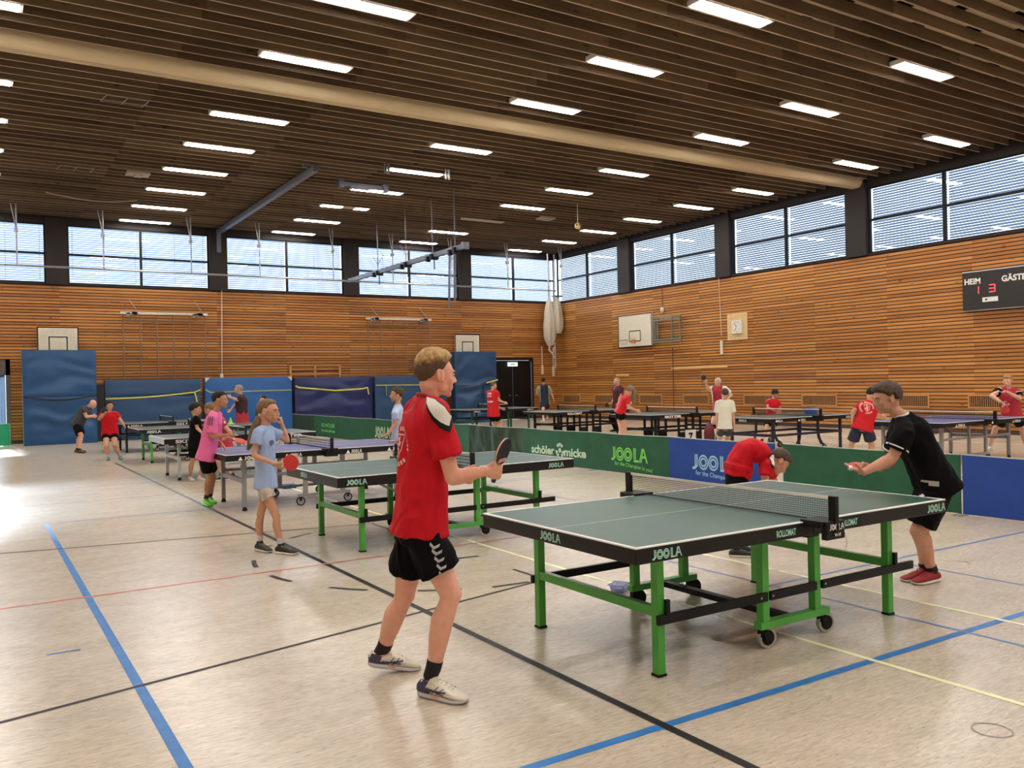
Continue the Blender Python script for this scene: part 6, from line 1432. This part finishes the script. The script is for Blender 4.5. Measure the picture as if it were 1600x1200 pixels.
decal('back_emblem', p18['shirt'], ([(x*.75, y*.75) for x, y in ev], ef), pt(1351, 637, p18['D']), CR, CU, -CF, mat('pale_print', (.80, .55, .50), .7), off=.004, step=.03)
# -- boy bending behind the nearest table
p19 = person('boy in red jersey bending low behind the large green table', D=8.0, H=1.48, b=88, vox=.0085, head=(1217, 722), neck=(1200, 720), pelv=(1151, 748), mid=(1158, 674), hd=(.62, -.10, -.78), hup=(.78, .1, .6), girth=1.02, skin=(.60, .31, .20), hair=('dark_brown', (.075, .045, .028)), sgirth=1.0,
    hstyle=dict(top=.026, side=.018, back=.020, fringe=.016, line=[28, 28, 24, 14, 0, -4, 4, -18, -30, -36, -38]),
    P=dict(sR=(1199, 728), eR=(1194, 755, -.02), wR=(1197, 785, .02), sL=(1203, 728), eL=(1210, 752, .1), wL=(1208, 780, .1), kR=(1160, 800), aR=(1150, 858), kL=(1165, 800), aL=(1158, 853)), shirt=dict(m=redS), shorts=dict(m=blackS), sleeve=.56, sl_loose=1.1, short_len=.75, shirt_len=-.06, fold=.007, sock=(sockK, .06), shoes=dict(u=blkShoe, s_=soleW))
camdecal('shoulder_piping', p19['shirt'], [(1194, 710), (1200, 706), (1207, 710), (1206, 721), (1201, 731), (1194, 726)], p19['D'], blackM, .005)
camdecal('shoulder_panel', p19['shirt'], [(1195.5, 712), (1200, 709), (1206, 711), (1204.5, 720), (1199, 726), (1195, 722)], p19['D'], whitePanel, .008)
p20 = person('curly blond boy in red jersey with black sleeves serving at a violet-blue table', pos=(17.0, 8.88), H=1.72, b=212, vox=.010, head=(1574.5, 596.5), neck=(1575.5, 608), pelv=(1581, 650), hd=(-.75, -.75, -.2), girth=1.04, skin=(.74, .42, .30), hair=('blond_curly', (.48, .27, .10)), hstyle=dict(top=.030, side=.008, back=.014, fringe=.016, fuzz=.010),
    P=dict(sR=(1563, 611), eR=(1549, 618, -.1), wR=(1565, 629, -.2), sL=(1590, 613), eL=(1593, 623, -.05), wL=(1573, 612, -.25), kR=(1556, 668), aR=(1547, 697), tR=(1538, 703), kL=(1597, 668, 0), aL=(1604, 700)), shirt=dict(m=darkredS), shorts=dict(m=blackS), sleeve=.40, short_len=.55, shirt_len=.04, sock=(sockW, .05), shoes=dict(u=wShoe, s_=soleW, lace=None, m2=None), hands=dict(L=dict(d=(-.9, 0, -.1), n=(0, 0, 1), curl=12, thumb=-1)))
for k in 'LR':
    s_, e_ = p20['J']['s'+k], p20['J']['e'+k]
    mesh('black_sleeve_part', MB().tube([s_.lerp(e_, .12), s_.lerp(e_, .45)], [.080, .079], 18), blackS, p20['shirt'], smooth=50); mesh('white_sleeve_trim', MB().tube([s_.lerp(e_, .04), s_.lerp(e_, .12)], [.081, .081], 18), whitePanel, p20['shirt'], smooth=50)
bat('red bat held low by the curly blond boy', pt(1566, 631, p20['D']-.28), tuple(CR*.45-CU*.75), tuple(-CF), bat_red, bat_black)
o = mesh('ball', MB().ell(pt(1559.5, 611.5, p20['D']-.3), (.022,)*3, None, 16, 10), MATS['white_ball'], smooth=True); T(o, 'white ball on the palm of the curly blond boy', 'ball')
p21 = person('child with black hair hidden behind the head of the ponytail girl', pos=(5.5, 18.9), H=1.46, b=200, vox=.016, head=(411, 626), neck=(411, 636), pelv=(411, 672), hd=(-.3, -1, 0), girth=.9, skin=SK_MID, hair=('black', (.012, .010, .009)), hstyle=dict(top=.02), shirt=dict(m=greyS), shorts=dict(m=blackS), shoes=dict(u=blkShoe, s_=soleW), sock=(sockK, .04))
# final tidy: shift each person's origin to the floor under the figure
for o in [o for o in bpy.data.objects if o.get('category') == 'person']:
    xs = [o.bound_box[i] for i in range(8)]; c = Vector((sum(v[0] for v in xs)/8, sum(v[1] for v in xs)/8, 0))
    o.data.transform(Matrix.Translation(-c))
    for ch in o.children:
        if ch.type == 'MESH': ch.location = -c
    o.location = c
